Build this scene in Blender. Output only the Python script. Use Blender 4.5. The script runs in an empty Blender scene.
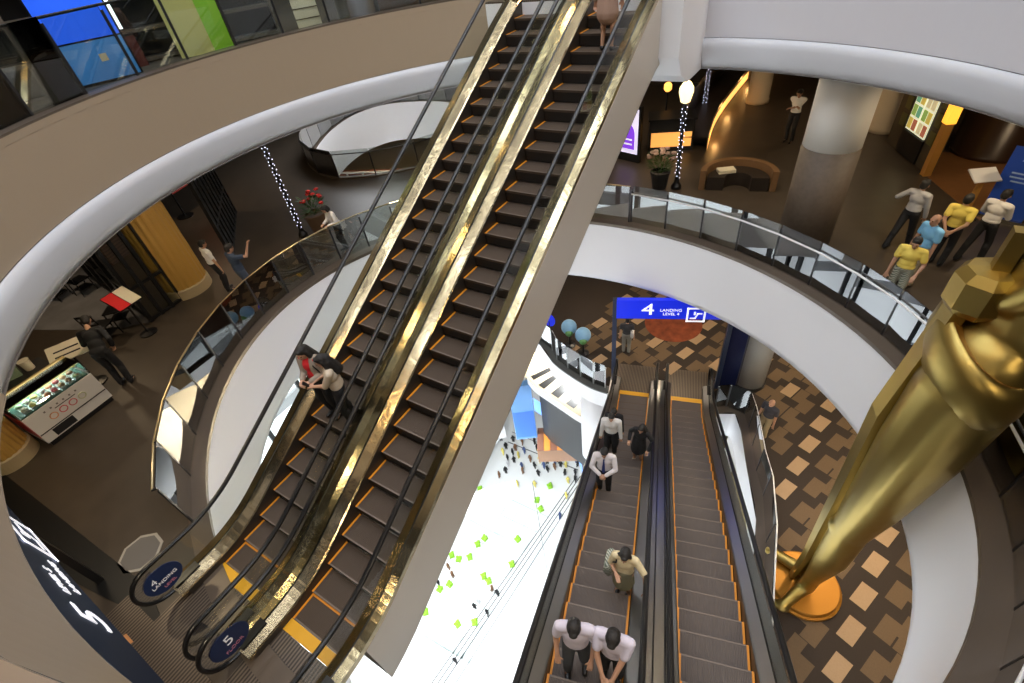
import bpy, bmesh, math, random
from math import sin, cos, pi, radians, sqrt, atan2, hypot
from mathutils import Vector, Matrix
from mathutils.geometry import tessellate_polygon
random.seed(7)
SC = bpy.context.scene
COL = SC.collection
# ------------------------------------------------------------------ camera (calibrated on the photograph's verticals)
F = 490.0; CZ = 7.4
def _basis():
    n = Vector((600 - 512, 890 - 341.5, F)).normalized()
    up = -n
    fw = (Vector((0, 0, 1)) - n * n.z).normalized()
    rt = fw.cross(up)
    a = radians(37.5)
    u = Vector((sin(a), cos(a), 0)); v = Vector((cos(a), -sin(a), 0))
    R = Matrix((rt, fw, up))
    W = Matrix((v, u, Vector((0, 0, 1))))
    return W @ R
M3 = _basis()
CAM = Vector((0, 0, CZ))
def ray(px, py): return M3 @ Vector((px - 512, py - 341.5, F))
def at(px, py, z=0.0):
    d = ray(px, py); return CAM + d * ((z - CZ) / d.z)
def vert(px, py, x, y):
    d = ray(px, py); t = (d.x * x + d.y * y) / (d.x ** 2 + d.y ** 2); return (CAM + d * t).z
def make_camera():
    cd = bpy.data.cameras.new('camera'); co = bpy.data.objects.new('camera', cd); COL.objects.link(co)
    X = M3 @ Vector((1, 0, 0)); Y = M3 @ Vector((0, -1, 0)); Z = M3 @ Vector((0, 0, -1))
    m = Matrix((X, Y, Z)).transposed().to_4x4(); m.translation = CAM
    co.matrix_world = m
    cd.sensor_width = 36; cd.lens = F / 1024 * 36; cd.clip_start = .05; cd.clip_end = 300
    SC.camera = co
make_camera()
Z4, Z5, Z6 = -5.8, 0.0, 5.8
# ------------------------------------------------------------------ materials
MATS = {}
def mat(name, col, rough=.5, metal=0., emit=None, es=0., spec=.5, bump=None, noise=None, coat=0.):
    if name in MATS: return MATS[name]
    m = bpy.data.materials.new(name); m.use_nodes = True
    nt = m.node_tree; b = nt.nodes['Principled BSDF']
    c = (col[0], col[1], col[2], 1)
    b.inputs['Base Color'].default_value = c
    b.inputs['Roughness'].default_value = rough; b.inputs['Metallic'].default_value = metal
    b.inputs['Specular IOR Level'].default_value = spec
    if coat: b.inputs['Coat Weight'].default_value = coat
    if emit:
        b.inputs['Emission Color'].default_value = (*emit, 1); b.inputs['Emission Strength'].default_value = es
    if noise:   # (scale, amount): mottled base colour
        tc = nt.nodes.new('ShaderNodeTexCoord'); n = nt.nodes.new('ShaderNodeTexNoise'); n.inputs['Scale'].default_value = noise[0]; n.inputs['Detail'].default_value = 6
        mx = nt.nodes.new('ShaderNodeMix'); mx.data_type = 'RGBA'
        mx.inputs[6].default_value = (*[x * (1 - noise[1]) for x in col], 1); mx.inputs[7].default_value = (*[min(1, x * (1 + noise[1])) for x in col], 1)
        nt.links.new(tc.outputs['Object'], n.inputs['Vector']); nt.links.new(n.outputs['Fac'], mx.inputs[0]); nt.links.new(mx.outputs[2], b.inputs['Base Color'])
    if bump:    # ('wave', axis, scale, strength) or ('noise', scale, strength)
        tc = nt.nodes.new('ShaderNodeTexCoord'); bp = nt.nodes.new('ShaderNodeBump')
        if bump[0] == 'wave':
            w = nt.nodes.new('ShaderNodeTexWave'); w.bands_direction = bump[1]; w.inputs['Scale'].default_value = bump[2]
            bp.inputs['Strength'].default_value = bump[3]; bp.inputs['Distance'].default_value = .01
            nt.links.new(tc.outputs['Object'], w.inputs['Vector']); nt.links.new(w.outputs['Fac'], bp.inputs['Height'])
        else:
            w = nt.nodes.new('ShaderNodeTexNoise'); w.inputs['Scale'].default_value = bump[1]; w.inputs['Detail'].default_value = 4
            bp.inputs['Strength'].default_value = bump[2]; bp.inputs['Distance'].default_value = .02
            nt.links.new(tc.outputs['Object'], w.inputs['Vector']); nt.links.new(w.outputs['Fac'], bp.inputs['Height'])
        nt.links.new(bp.outputs['Normal'], b.inputs['Normal'])
    MATS[name] = m
    return m
def stripes(name, c1, c2, axis, scale, rough=.5, metal=0., duty=.5):
    if name in MATS: return MATS[name]
    m = mat(name, c1, rough, metal); nt = m.node_tree; b = nt.nodes['Principled BSDF']
    tc = nt.nodes.new('ShaderNodeTexCoord'); w = nt.nodes.new('ShaderNodeTexWave'); w.bands_direction = axis; w.inputs['Scale'].default_value = scale
    cr = nt.nodes.new('ShaderNodeValToRGB'); cr.color_ramp.elements[0].color = (*c1, 1); cr.color_ramp.elements[1].color = (*c2, 1)
    cr.color_ramp.elements[0].position = duty - .1; cr.color_ramp.elements[1].position = duty + .1
    nt.links.new(tc.outputs['Object'], w.inputs['Vector']); nt.links.new(w.outputs['Fac'], cr.inputs[0]); nt.links.new(cr.outputs[0], b.inputs['Base Color'])
    return m
def glass_mat(name, tint, refl=1.0, rough=.0):
    m = bpy.data.materials.new(name); m.use_nodes = True; nt = m.node_tree
    for n in list(nt.nodes): nt.nodes.remove(n)
    o = nt.nodes.new('ShaderNodeOutputMaterial'); mx = nt.nodes.new('ShaderNodeMixShader')
    t = nt.nodes.new('ShaderNodeBsdfTransparent'); t.inputs[0].default_value = (*tint, 1)
    g = nt.nodes.new('ShaderNodeBsdfGlossy'); g.inputs['Roughness'].default_value = rough
    fr = nt.nodes.new('ShaderNodeFresnel'); fr.inputs['IOR'].default_value = 1.5
    mu = nt.nodes.new('ShaderNodeMath'); mu.operation = 'MULTIPLY'; mu.inputs[1].default_value = refl
    nt.links.new(fr.outputs[0], mu.inputs[0]); nt.links.new(mu.outputs[0], mx.inputs[0])
    nt.links.new(t.outputs[0], mx.inputs[1]); nt.links.new(g.outputs[0], mx.inputs[2]); nt.links.new(mx.outputs[0], o.inputs[0])
    MATS[name] = m; return m
GLASS = glass_mat('clear_glass', (.90, .94, .93), 4.2)
GLASS3 = glass_mat('upper_glass', (.86, .90, .88), 1.3)
GLASS2 = glass_mat('escalator_glass', (.93, .95, .93), .5)
WHITE = mat('white_paint', (.84, .84, .86), .45)
LIPW = mat('lip_paint', (.58, .59, .62), .4)
WARM_FASCIA = mat('fascia_warm_light', (.37, .285, .195), .45)  # warm light on the left and near fascia, put into its colour
CLAD = mat('escalator_panel', (.60, .55, .48), .4)
BLACK = mat('black_rubber', (.008, .008, .009), .3)
DARK = mat('dark_metal', (.03, .03, .032), .35, .4)
STEEL = mat('brushed_steel', (.55, .52, .46), .24, 1.0)
BRASS = mat('brass_steel', (.50, .40, .24), .18, 1.0, bump=('noise', 2.6, .5))
KERB = mat('bronze_kerb', (.13, .10, .075), .35, .3)
YEL = mat('safety_yellow', (.75, .27, .01), .5)
YEL2 = mat('comb_yellow', (.72, .36, .01), .5)
TREAD = mat('step_tread', (.085, .058, .040), .55, .2, bump=('wave', 'X', 14, .9))
TREAD2 = mat('step_tread_grey', (.17, .14, .125), .5, .3, bump=('wave', 'X', 14, .9))
RISER = mat('step_riser', (.02, .017, .015), .5, .2)
SKIRT = mat('skirt_panel', (.06, .05, .04), .35, .5)
PLATE = stripes('landing_plate', (.16, .125, .095), (.05, .038, .03), 'X', 6.0, .4, .3)
GOLD = mat('gold_leaf', (.41, .30, .09), .38, 1.0, bump=('noise', 1.6, .12))
GOLDB = mat('gold_orange', (.34, .145, .012), .45, .6)
FLOOR5 = mat('dark_stone', (.058, .044, .032), .42, noise=(2.2, .25))
BROWNCOL = mat('brown_stone', (.12, .09, .065), .6, noise=(9, .3))
SKIN = mat('skin', (.50, .28, .18), .5)
HAIR = mat('black_hair', (.012, .010, .009), .62, bump=('noise', 40, .6))
SHOE = mat('black_leather', (.015, .014, .014), .35)
LIPS = mat('lips', (.35, .12, .10), .5)
EYE = mat('dark_eye', (.02, .015, .012), .2)
def cloth(name, c): return mat(name, c, .8, bump=('noise', 14, .25))
# ------------------------------------------------------------------ mesh builder
class MB:
    def __init__(s): s.v = []; s.f = []; s.m = []
    def add(s, vs, fs, mi=0):
        o = len(s.v); s.v += [Vector(p) for p in vs]
        for f in fs: s.f.append([i + o for i in f]); s.m.append(mi)
    def box(s, c, d, rz=0., mi=0, M=None):
        x, y, z = [k / 2 for k in d]; R = Matrix.Rotation(rz, 3, 'Z') if M is None else M
        vs = [Vector(c) + R @ Vector((sx * x, sy * y, sz * z)) for sx in (-1, 1) for sy in (-1, 1) for sz in (-1, 1)]
        s.add(vs, [(0, 1, 3, 2), (4, 6, 7, 5), (0, 4, 5, 1), (2, 3, 7, 6), (0, 2, 6, 4), (1, 5, 7, 3)], mi); return s
    def prism(s, pts, z0, z1, mi=0):
        n = len(pts); ar = sum(pts[i][0] * pts[(i + 1) % n][1] - pts[(i + 1) % n][0] * pts[i][1] for i in range(n))
        if ar < 0: pts = pts[::-1]
        s.add([(p[0], p[1], z0) for p in pts] + [(p[0], p[1], z1) for p in pts],
              [tuple(range(n))[::-1], tuple(range(n, 2 * n))] + [(i, (i + 1) % n, (i + 1) % n + n, i + n) for i in range(n)], mi); return s
    def extr(s, pts, off, mi=0):   # planar polygon extruded by a vector
        n = len(pts); off = Vector(off); P = [Vector(p) for p in pts]
        s.add(P + [p + off for p in P], [tuple(range(n))[::-1], tuple(range(n, 2 * n))] + [(i, (i + 1) % n, (i + 1) % n + n, i + n) for i in range(n)], mi); return s
    def grid(s, rows, mi=0, closed=False, wrap=False):
        n = len(rows[0]); o = len(s.v)
        for r in rows: s.v += [Vector(p) for p in r]
        R = len(rows)
        for i in range(R if wrap else R - 1):
            for j in range(n if closed else n - 1):
                a = i * n + j; b = i * n + (j + 1) % n; c = ((i + 1) % R) * n + (j + 1) % n; d = ((i + 1) % R) * n + j
                s.f.append([o + a, o + b, o + c, o + d]); s.m.append(mi)
        return s
    def tube(s, path, r, n=8, mi=0, ry=None, caps=True):
        P = [Vector(p) for p in path]; rows = []; up = None
        for i, p in enumerate(P):
            t = (P[min(i + 1, len(P) - 1)] - P[max(i - 1, 0)])
            t = t.normalized() if t.length > 1e-9 else Vector((0, 0, 1))
            if up is None:
                up = Vector((1, 0, 0)) if abs(t.x) < .9 else Vector((0, 1, 0))
            a = (up - t * up.dot(t)).normalized(); up = a; b = t.cross(a)
            ra = r[i] if isinstance(r, (list, tuple)) else r; rb = ra if ry is None else ry
            rows.append([p + a * (ra * cos(2 * pi * k / n)) + b * (rb * sin(2 * pi * k / n)) for k in range(n)])
        o = len(s.v); s.grid(rows, mi, closed=True)
        if caps:
            s.f.append([o + k for k in range(n)][::-1]); s.m.append(mi)
            e = o + (len(rows) - 1) * n; s.f.append([e + k for k in range(n)]); s.m.append(mi)
        return s
    def lathe(s, prof, c=(0, 0, 0), n=24, mi=0):
        c = Vector(c); o = len(s.v)
        rows = [[c + Vector((r * cos(2 * pi * k / n), r * sin(2 * pi * k / n), z)) for k in range(n)] for r, z in prof]
        s.grid(rows, mi, closed=True)
        s.f.append([o + k for k in range(n)][::-1]); s.m.append(mi)
        e = o + (len(rows) - 1) * n; s.f.append([e + k for k in range(n)]); s.m.append(mi); return s
    def ball(s, c, r, n=12, mi=0, R=None):
        if not isinstance(r, (list, tuple)): r = (r, r, r)
        c = Vector(c); rows = []
        for i in range(1, n):
            th = pi * i / n
            row = []
            for k in range(2 * n):
                q = Vector((r[0] * sin(th) * cos(pi * k / n), r[1] * sin(th) * sin(pi * k / n), -r[2] * cos(th)))
                row.append(c + (R @ q if R else q))
            rows.append(row)
        o = len(s.v); s.grid(rows, mi, closed=True); N = 2 * n
        pb = Vector((0, 0, -r[2])); pt = Vector((0, 0, r[2]))
        s.v += [c + (R @ pb if R else pb), c + (R @ pt if R else pt)]; b = len(s.v) - 2; t = b + 1; e = o + (n - 2) * N
        for k in range(N):
            s.f.append([o + (k + 1) % N, o + k, b]); s.m.append(mi); s.f.append([e + k, e + (k + 1) % N, t]); s.m.append(mi)
        return s
    def cone2(s, p, q, ra, rb, n=12, mi=0, h=4):   # rounded tapered limb between two joints
        p = Vector(p); q = Vector(q); t = q - p; L = t.length
        if L < 1e-6: return s.ball(p, max(ra, rb), 6, mi)
        t /= L; a = (Vector((1, 0, 0)) if abs(t.x) < .8 else Vector((0, 1, 0))); a = (a - t * a.dot(t)).normalized(); b = t.cross(a)
        prof = [(ra * sin(pi / 2 * i / h), -ra * cos(pi / 2 * i / h)) for i in range(1, h + 1)] + [(rb * cos(pi / 2 * i / h), L + rb * sin(pi / 2 * i / h)) for i in range(0, h)]
        rows = [[p + t * z + a * (r * cos(2 * pi * k / n)) + b * (r * sin(2 * pi * k / n)) for k in range(n)] for r, z in prof]
        o = len(s.v); s.grid(rows, mi, closed=True)
        s.v += [p - t * ra, q + t * rb]; i0 = len(s.v) - 2; e = o + (len(rows) - 1) * n
        for k in range(n):
            s.f.append([o + (k + 1) % n, o + k, i0]); s.m.append(mi); s.f.append([e + k, e + (k + 1) % n, i0 + 1]); s.m.append(mi)
        return s
    def poly_hole(s, outer, holes, z, mi=0):
        loops = [[Vector((p[0], p[1], 0)) for p in outer]] + [[Vector((p[0], p[1], 0)) for p in h] for h in holes]
        flat = [p for l in loops for p in l]
        tr = tessellate_polygon(loops); o = len(s.v)
        s.v += [Vector((p.x, p.y, z)) for p in flat]
        for t in tr:
            a, b, c = [flat[i] for i in t]
            ar = (b.x - a.x) * (c.y - a.y) - (b.y - a.y) * (c.x - a.x)
            if abs(ar) < 1e-9: continue
            s.f.append([o + i for i in (t if ar > 0 else t[::-1])]); s.m.append(mi)
        return s
    def mesh(s, name, mats, smooth=False, inv=None):
        me = bpy.data.meshes.new(name)
        vs = [inv @ p for p in s.v] if inv is not None else s.v
        me.from_pydata([tuple(p) for p in vs], [], s.f)
        for m in (mats if isinstance(mats, (list, tuple)) else [mats]): me.materials.append(m)
        for p, mi in zip(me.polygons, s.m): p.material_index = mi; p.use_smooth = smooth
        me.update(); return me
XF = {}   # world matrix of every thing root
def build(mb, name, mats, parent=None, smooth=False, world=False, fix=False):
    inv = None; root = parent
    while root is not None and root.name not in XF: root = root.parent
    if world and root is not None: inv = XF[root.name].inverted()
    me = mb.mesh(name, mats, smooth, inv)
    if fix:
        bm = bmesh.new(); bm.from_mesh(me); bmesh.ops.recalc_face_normals(bm, faces=bm.faces); bm.to_mesh(me); bm.free()
    o = bpy.data.objects.new(name, me); COL.objects.link(o)
    if parent is not None: o.parent = parent
    return o
def tag(o, label, cat, group=None):
    o['label'] = label; o['category'] = cat
    if group: o['group'] = group
    return o
def thing(name, label, cat, loc=(0, 0, 0), rz=0., group=None):
    o = bpy.data.objects.new(name, None); COL.objects.link(o); o.empty_display_size = .1
    o.location = loc; o.rotation_euler = (0, 0, rz)
    XF[o.name] = Matrix.Translation(Vector(loc)) @ Matrix.Rotation(rz, 4, 'Z')
    return tag(o, label, cat, group)
def solo(mb, name, mats, label, cat, loc=(0, 0, 0), rz=0., group=None, smooth=False):   # a thing that is one mesh, built in local coordinates
    o = build(mb, name, mats, None, smooth); o.location = loc; o.rotation_euler = (0, 0, rz)
    return tag(o, label, cat, group)
def struct(mb, name, mats, smooth=False, fix=False):
    o = build(mb, name, mats, None, smooth, fix=fix); o['kind'] = 'structure'; return o
def text(s, name, size, parent, M, m, depth=.004, align='CENTER', sx=1.0):
    c = bpy.data.curves.new(name, 'FONT'); c.body = s; c.size = size; c.extrude = depth; c.align_x = align; c.align_y = 'CENTER'; c.materials.append(m)
    raw = bpy.data.objects.new('raw_text', c); COL.objects.link(raw)
    me = bpy.data.meshes.new_from_object(raw.evaluated_get(bpy.context.evaluated_depsgraph_get())); me.name = name
    bpy.data.objects.remove(raw)
    o = bpy.data.objects.new(name, me); COL.objects.link(o); o.parent = parent
    o.matrix_local = M @ Matrix.Diagonal((sx, 1, 1, 1)); return o
def ell(C, A, B, th, t, k=1.0):
    e1 = (cos(th), sin(th)); e2 = (-sin(th), cos(th))
    return (C[0] + k * (A * cos(t) * e1[0] + B * sin(t) * e2[0]), C[1] + k * (A * cos(t) * e1[1] + B * sin(t) * e2[1]))
E5 = lambda deg, k=1.0: ell((-4.27, 5.97), 7.49, 6.31, radians(-8.6), radians(deg), k)
E6 = lambda deg, k=1.0: ell((-3.6, 5.97), 7.16, 6.73, radians(5), radians(deg), k)
def catmull(pts, n=6, closed=True):
    out = []; N = len(pts)
    for i in range(N if closed else N - 1):
        p = [Vector(pts[(i + k) % N] if closed else pts[max(0, min(N - 1, i + k))]) for k in (-1, 0, 1, 2)]
        for j in range(n):
            t = j / n
            out.append(.5 * ((2 * p[1]) + (p[2] - p[0]) * t + (2 * p[0] - 5 * p[1] + 4 * p[2] - p[3]) * t * t + (3 * p[1] - p[0] - 3 * p[2] + p[3]) * t ** 3))
    if not closed: out.append(Vector(pts[-1]))
    return out
def box_thing_part(c, d, name, m, parent, rz=0.): return build(MB().box(c, d, rz), name, m, parent)
# ================================================================== SETTING: slabs, fascias
OUT = [(-34, -7), (16, -7), (16, 38), (-34, 38)]
ring5 = [E5(d) for d in range(0, 360, 4)]
small = [tuple(p) for p in catmull([Vector(p) for p in [(-19.28, 13.02), (-20.66, 14.46), (-22.04, 16.89), (-22.43, 19.14), (-21.45, 20.77), (-18.36, 21.46), (-14.5, 20.3), (-12.9, 17.5), (-14.2, 14.2), (-16.8, 12.4)]])]
struct(MB().poly_hole(OUT, [ring5, small], 0.0), 'floor', FLOOR5)
struct(MB().poly_hole([(-18, -7), (12, -7), (12, 18), (-18, 18)], [], -1.95) if False else MB().poly_hole(OUT, [[E5(d, .985) for d in range(0, 360, 4)], small], -1.93), 'ceiling', mat('soffit_paint', (.45, .43, .41), .6))
def ringwall(pts_top, pts_bot, z0, z1, closed=True, mi=0, mb=None):
    mb = mb or MB(); mb.grid([[(p[0], p[1], z1) for p in pts_top], [(p[0], p[1], z0) for p in pts_bot]], mi, closed=closed); return mb
# level five fascia: rolled lower lip
rows = []
for k, z in ((1.0, -.06), (.995, -1.55), (.985, -1.8), (.985, -1.95), (1.01, -1.95)):
    rows.append([(*E5(d, k), z) for d in range(0, 360, 3)])
struct(MB().grid(rows, closed=True), 'wall_atrium', WHITE, smooth=True)
rows = [[(*E5(d, k), z) for d in range(0, 360, 3)] for k, z in ((.998, -.06), (.998, .03), (1.05, .03), (1.05, .0))]
struct(MB().grid(rows, closed=True), 'trim_1', KERB)
rows = [[(p[0], p[1], z) for p in small] for z in (.03, -1.95)]
struct(MB().grid(rows, closed=True), 'wall_rear_void', WHITE, smooth=True)
cs = sum((Vector(p).to_2d() for p in small), Vector((0, 0))) / len(small)
def sm(k): return [tuple(cs + (Vector(p).to_2d() - cs) * k) for p in small]
struct(MB().grid([[(*p, .03) for p in small], [(*p, .03) for p in sm(1.045)], [(*p, .0) for p in sm(1.045)]], closed=True), 'trim_2', KERB)
# level six fascia: band above a white lip, warm light at left and cool at right painted in
def r6(lo, hi, ks): return [[(*E6(d, k), z) for d in range(lo, hi + 1, 2)] for k, z in ks]
struct(MB().grid(r6(100, 300, ((1.03, 5.9), (1.0, 5.9), (1.0, 4.73)))), 'wall_upper_left', WARM_FASCIA, smooth=False)
struct(MB().grid(r6(-60, 86, ((1.03, 5.9), (1.0, 5.9), (1.0, 4.73)))), 'wall_upper_right', mat('fascia_cool_light', (.62, .61, .64), .45))  # same fascia ring, cooler light on the right put into its colour
LP = ((1.0, 4.72), (.993, 4.72), (.99, 4.55), (.993, 4.3), (1.006, 4.1), (1.06, 4.1))
lip = r6(100, 238, LP)
struct(MB().grid(lip), 'trim_3', LIPW, smooth=True)
lip = r6(-60, 86, LP)
struct(MB().grid(lip), 'trim_4', LIPW, smooth=True)
struct(MB().grid(r6(238, 300, ((1.0, 4.73), (1.0, 4.1), (1.06, 4.1)))), 'trim_15', WARM_FASCIA)
struct(MB().grid(r6(100, 300, ((1.0, 5.9), (1.0, 5.93), (1.05, 5.93), (1.05, 5.8)))), 'trim_5', KERB)
FL6 = mat('dark_carpet', (.045, .04, .034), .7)
struct(MB().poly_hole(OUT, [[E6(d, 1.0) for d in range(0, 360, 4)]], 5.8), 'floor.001', FL6)
struct(MB().poly_hole(OUT, [[E6(d, 1.0) for d in range(0, 360, 4)]], 4.12), 'ceiling.001', mat('soffit_dark', (.20, .17, .14), .7))
# bridge that carries the heads of the upper escalators to level six, built as a bent beam
b = MB()
xl, xr = -7.6, -3.15
P = [(10.9, 5.8), (10.9, 4.75), (11.2, 4.35), (11.7, 4.1), (14.2, 4.1), (14.2, 5.8)]
b.extr([(xl, y, z) for y, z in P], (xr - xl, 0, 0))
struct(b, 'wall_bridge', WHITE, fix=True)
struct(MB().box(((xl + xr) / 2, 12.55, 5.815), (xr - xl, 3.3, .03)), 'floor.002', PLATE)
# level four
hole4 = [at(540, 345, Z4), at(552, 362, Z4), at(570, 376, Z4), at(590, 388, Z4), at(607, 394, Z4)]
hole4 = [(p.x, p.y) for p in hole4]
A16 = radians(16.0)
def LW(v, w, z=0.): return Vector((v * cos(A16) - w * sin(A16), v * sin(A16) + w * cos(A16), z))   # lower-escalator axes to world
land = [LW(-1.4, 11.75), LW(2.2, 11.75)]
r4 = [at(*p, Z4) for p in [(717, 414), (735, 414), (741, 432), (747, 470), (756, 520)]]
rim_l = [(-17.0, 5.0), (-16.0, 10.0), (-11.5, 13.4)] + hole4
rim_r = [(p.x, p.y) for p in r4] + [(1.35, 5.0), (1.6, 2.5), (1.2, -1.0)]
hole = rim_l + [(p.x, p.y) for p in land] + rim_r + [(-4, -2.4), (-13.5, -1.2)]
CARPD = mat('carpet_dark', (.032, .022, .016), .9, noise=(30, .2))
CARPM = mat('carpet_mid', (.125, .082, .045), .9, noise=(30, .15))
CARPT = mat('carpet_tan', (.36, .245, .145), .9, noise=(30, .12))
c = MB().poly_hole(OUT, [hole], Z4)
e1 = Vector((.36, .93)).normalized(); e2 = Vector((e1.y, -e1.x))
PK = [0]
def plank(mb, x, y, mi, l=.62, w=.36, dz=.004):
    PK[0] += 1; dz = .002 + .00002 * (PK[0] % 400) + (.009 if mi == 2 else 0)
    q = Vector((x, y)); pts = [q + e1 * (sx * l / 2) + e2 * (sy * w / 2) for sx, sy in ((-1, -1), (1, -1), (1, 1), (-1, 1))]
    if any(inside((q.x + (p.x - q.x) * 2.4, q.y + (p.y - q.y) * 2.4), hole) for p in pts): return
    ar = sum(pts[i].x * pts[(i + 1) % 4].y - pts[(i + 1) % 4].x * pts[i].y for i in range(4))
    if ar < 0: pts = pts[::-1]
    mb.add([(p.x, p.y, Z4 + dz) for p in pts], [(0, 1, 2, 3)], mi)
def inside(pt, poly):
    r = False; n = len(poly)
    for i in range(n):
        a = poly[i]; b2 = poly[(i + 1) % n]
        if (a[1] > pt[1]) != (b2[1] > pt[1]) and pt[0] < (b2[0] - a[0]) * (pt[1] - a[1]) / (b2[1] - a[1]) + a[0]: r = not r
    return r
av = Vector((-.172, -.95)); o0 = at(740 + .5018 * 160, 340 + .5018 * 167, Z4).to_2d()
for k in range(-14, 10):
    for m in range(-14, 14):
        q = o0 + av * m + Vector((.60 * k, -.06 * k)) + (av * .5 if k % 2 else Vector((0, 0)))
        if not (-12 < q.x < 8 and -1 < q.y < 22) or inside((q.x, q.y), hole): continue
        t = k % 4
        kind = (2 if t == 0 else 1 if t in (1, 3) else (2 if m % 2 else 1))
        plank(c, q.x, q.y, kind, dz=.006 if kind == 2 else .0045 + .0004 * (m % 3))
        if kind == 1:
            r_ = q + e1 * .31 + e2 * (.30 if t == 1 else -.30)
            if not inside((r_.x, r_.y), hole): plank(c, r_.x, r_.y, 1, .62, .3, .003)
struct(MB().prism([(-33, -6.5), (-18, -6.5), (-18, 11), (-33, 11)], Z4, Z4 + .02), 'floor.012', mat('reflector_floor', (.6, .6, .58), .4))  # unseen pale slabs over the carpet, added to brighten railing reflections
struct(MB().prism([(-17.9, -6.5), (6, -6.5), (6, -2.7), (-17.9, -2.7)], Z4, Z4 + .02), 'floor.013', MATS['reflector_floor'])
struct(c, 'floor.003', [CARPD, CARPM, CARPT])
# level four rim: white fascia under it, dark kerb on it
def strip(pts, dz0, dz1, z): return MB().grid([[(p[0], p[1], z + dz1) for p in pts], [(p[0], p[1], z + dz0) for p in pts]])
rl = [tuple(p) for p in catmull([Vector((*p, 0)) for p in rim_l], 5, False)]
struct(strip(rl, -.75, -.02, Z4), 'wall_lower_left', mat('white_gloss_paint', (.82, .82, .82), .3), smooth=True)
def offs(pts, d):
    out = []
    for i, p in enumerate(pts):
        a = Vector(pts[max(0, i - 1)][:2]); b2 = Vector(pts[min(len(pts) - 1, i + 1)][:2]); t = (b2 - a).normalized()
        out.append((p[0] - t.y * d, p[1] + t.x * d))
    return out
o1 = offs(rl, .35)
struct(MB().grid([[(p[0], p[1], Z4 - .02) for p in rl], [(p[0], p[1], Z4 + .03) for p in rl], [(p[0], p[1], Z4 + .03) for p in o1], [(p[0], p[1], Z4) for p in o1]]), 'trim_6', mat('grey_kerb', (.08, .085, .085), .4))
rr = [tuple(p) for p in catmull([Vector((*p, 0)) for p in rim_r], 5, False)]
struct(strip(rr, -1.2, -.02, Z4), 'wall_lower_right', WHITE)
o2 = offs(rr, .32)
struct(MB().grid([[(p[0], p[1], Z4 - .02) for p in rr], [(p[0], p[1], Z4 + .03) for p in rr], [(p[0], p[1], Z4 + .03) for p in o2], [(p[0], p[1], Z4) for p in o2]]), 'trim_7', KERB)
# level three, seen past the rim of level four
Z3 = -11.6; Z2 = -17.4
s3 = [at(527, 378, Z3), at(535, 387, Z3), at(548, 396, Z3), at(563, 406, Z3), at(580, 417, Z3), at(605, 428, Z3)]
s3 = [(p.x, p.y) for p in s3]
far3 = [(s3[-1][0] + 6, s3[-1][1]), (s3[-1][0] + 6, 30), (-24, 30), (-24, s3[0][1])]
struct(MB().poly_hole(s3 + far3, [], Z3), 'floor.004', mat('tan_stone', (.42, .33, .20), .5))
st = MB()
sp = catmull([Vector((*p, 0)) for p in s3], 4, False); so = offs([tuple(p) for p in sp], 1.25); si = offs([tuple(p) for p in sp], .22)
sp2 = catmull([Vector((*p, 0)) for p in s3], 2, False); so = offs([tuple(p) for p in sp2], 1.9); si = offs([tuple(p) for p in sp2], .22)
for i in range(0, len(sp2) - 1, 2):
    st.add([(*si[i], Z3 + .01), (*si[i + 1], Z3 + .01), (*so[i + 1], Z3 + .01), (*so[i], Z3 + .01)], [(0, 1, 2, 3)])
struct(st, 'trim_8', mat('black_stone', (.015, .014, .013), .3))
struct(strip([tuple(p) for p in sp], -.45, .06, Z3), 'trim_9', WHITE)
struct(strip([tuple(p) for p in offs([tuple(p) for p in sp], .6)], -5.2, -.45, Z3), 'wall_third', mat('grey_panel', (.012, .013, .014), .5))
r2 = catmull([at(533, 398, Z2), at(552, 412, Z2), at(566, 428, Z2), at(579, 452, Z2), at(583, 475, Z2)], 5, False)
struct(MB().poly_hole([(p.x, p.y) for p in r2] + [(-2, r2[-1].y), (-2, 30), (-26, 30), (-26, r2[0].y)], [], Z2), 'floor.005', mat('grey_stone', (.16, .165, .17), .5))
struct(strip([(p.x, p.y) for p in r2], -1.3, .05, Z2), 'trim_10', mat('blue_band', (.10, .25, .75), .4))
struct(strip(offs([(p.x, p.y) for p in r2], .5), .0, 1.0, Z2), 'trim_11', mat('white_band', (.75, .75, .73), .4))
# lit lower storey glimpsed right of the lower escalators
q = [at(*p, Z3) for p in [(700, 380), (800, 400), (800, 560), (700, 560)]]
struct(MB().prism([(p.x, p.y) for p in q], Z3 - .3, Z3), 'floor.006', mat('cream_stone', (.62, .55, .36), .4))
# bands of the storeys on the near side, white like the others
for nm, zt in (('wall_near_fourth', Z4), ('wall_near_third', Z3), ('wall_near_second', Z2)):
    struct(MB().grid([[(*E5(d_, 1.04 if zt == Z4 else 1.25), z) for d_ in range(190 if zt == Z4 else 140, 341, 6)] for z in (zt, zt - 1.7)]), nm, WHITE, smooth=True)
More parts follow.
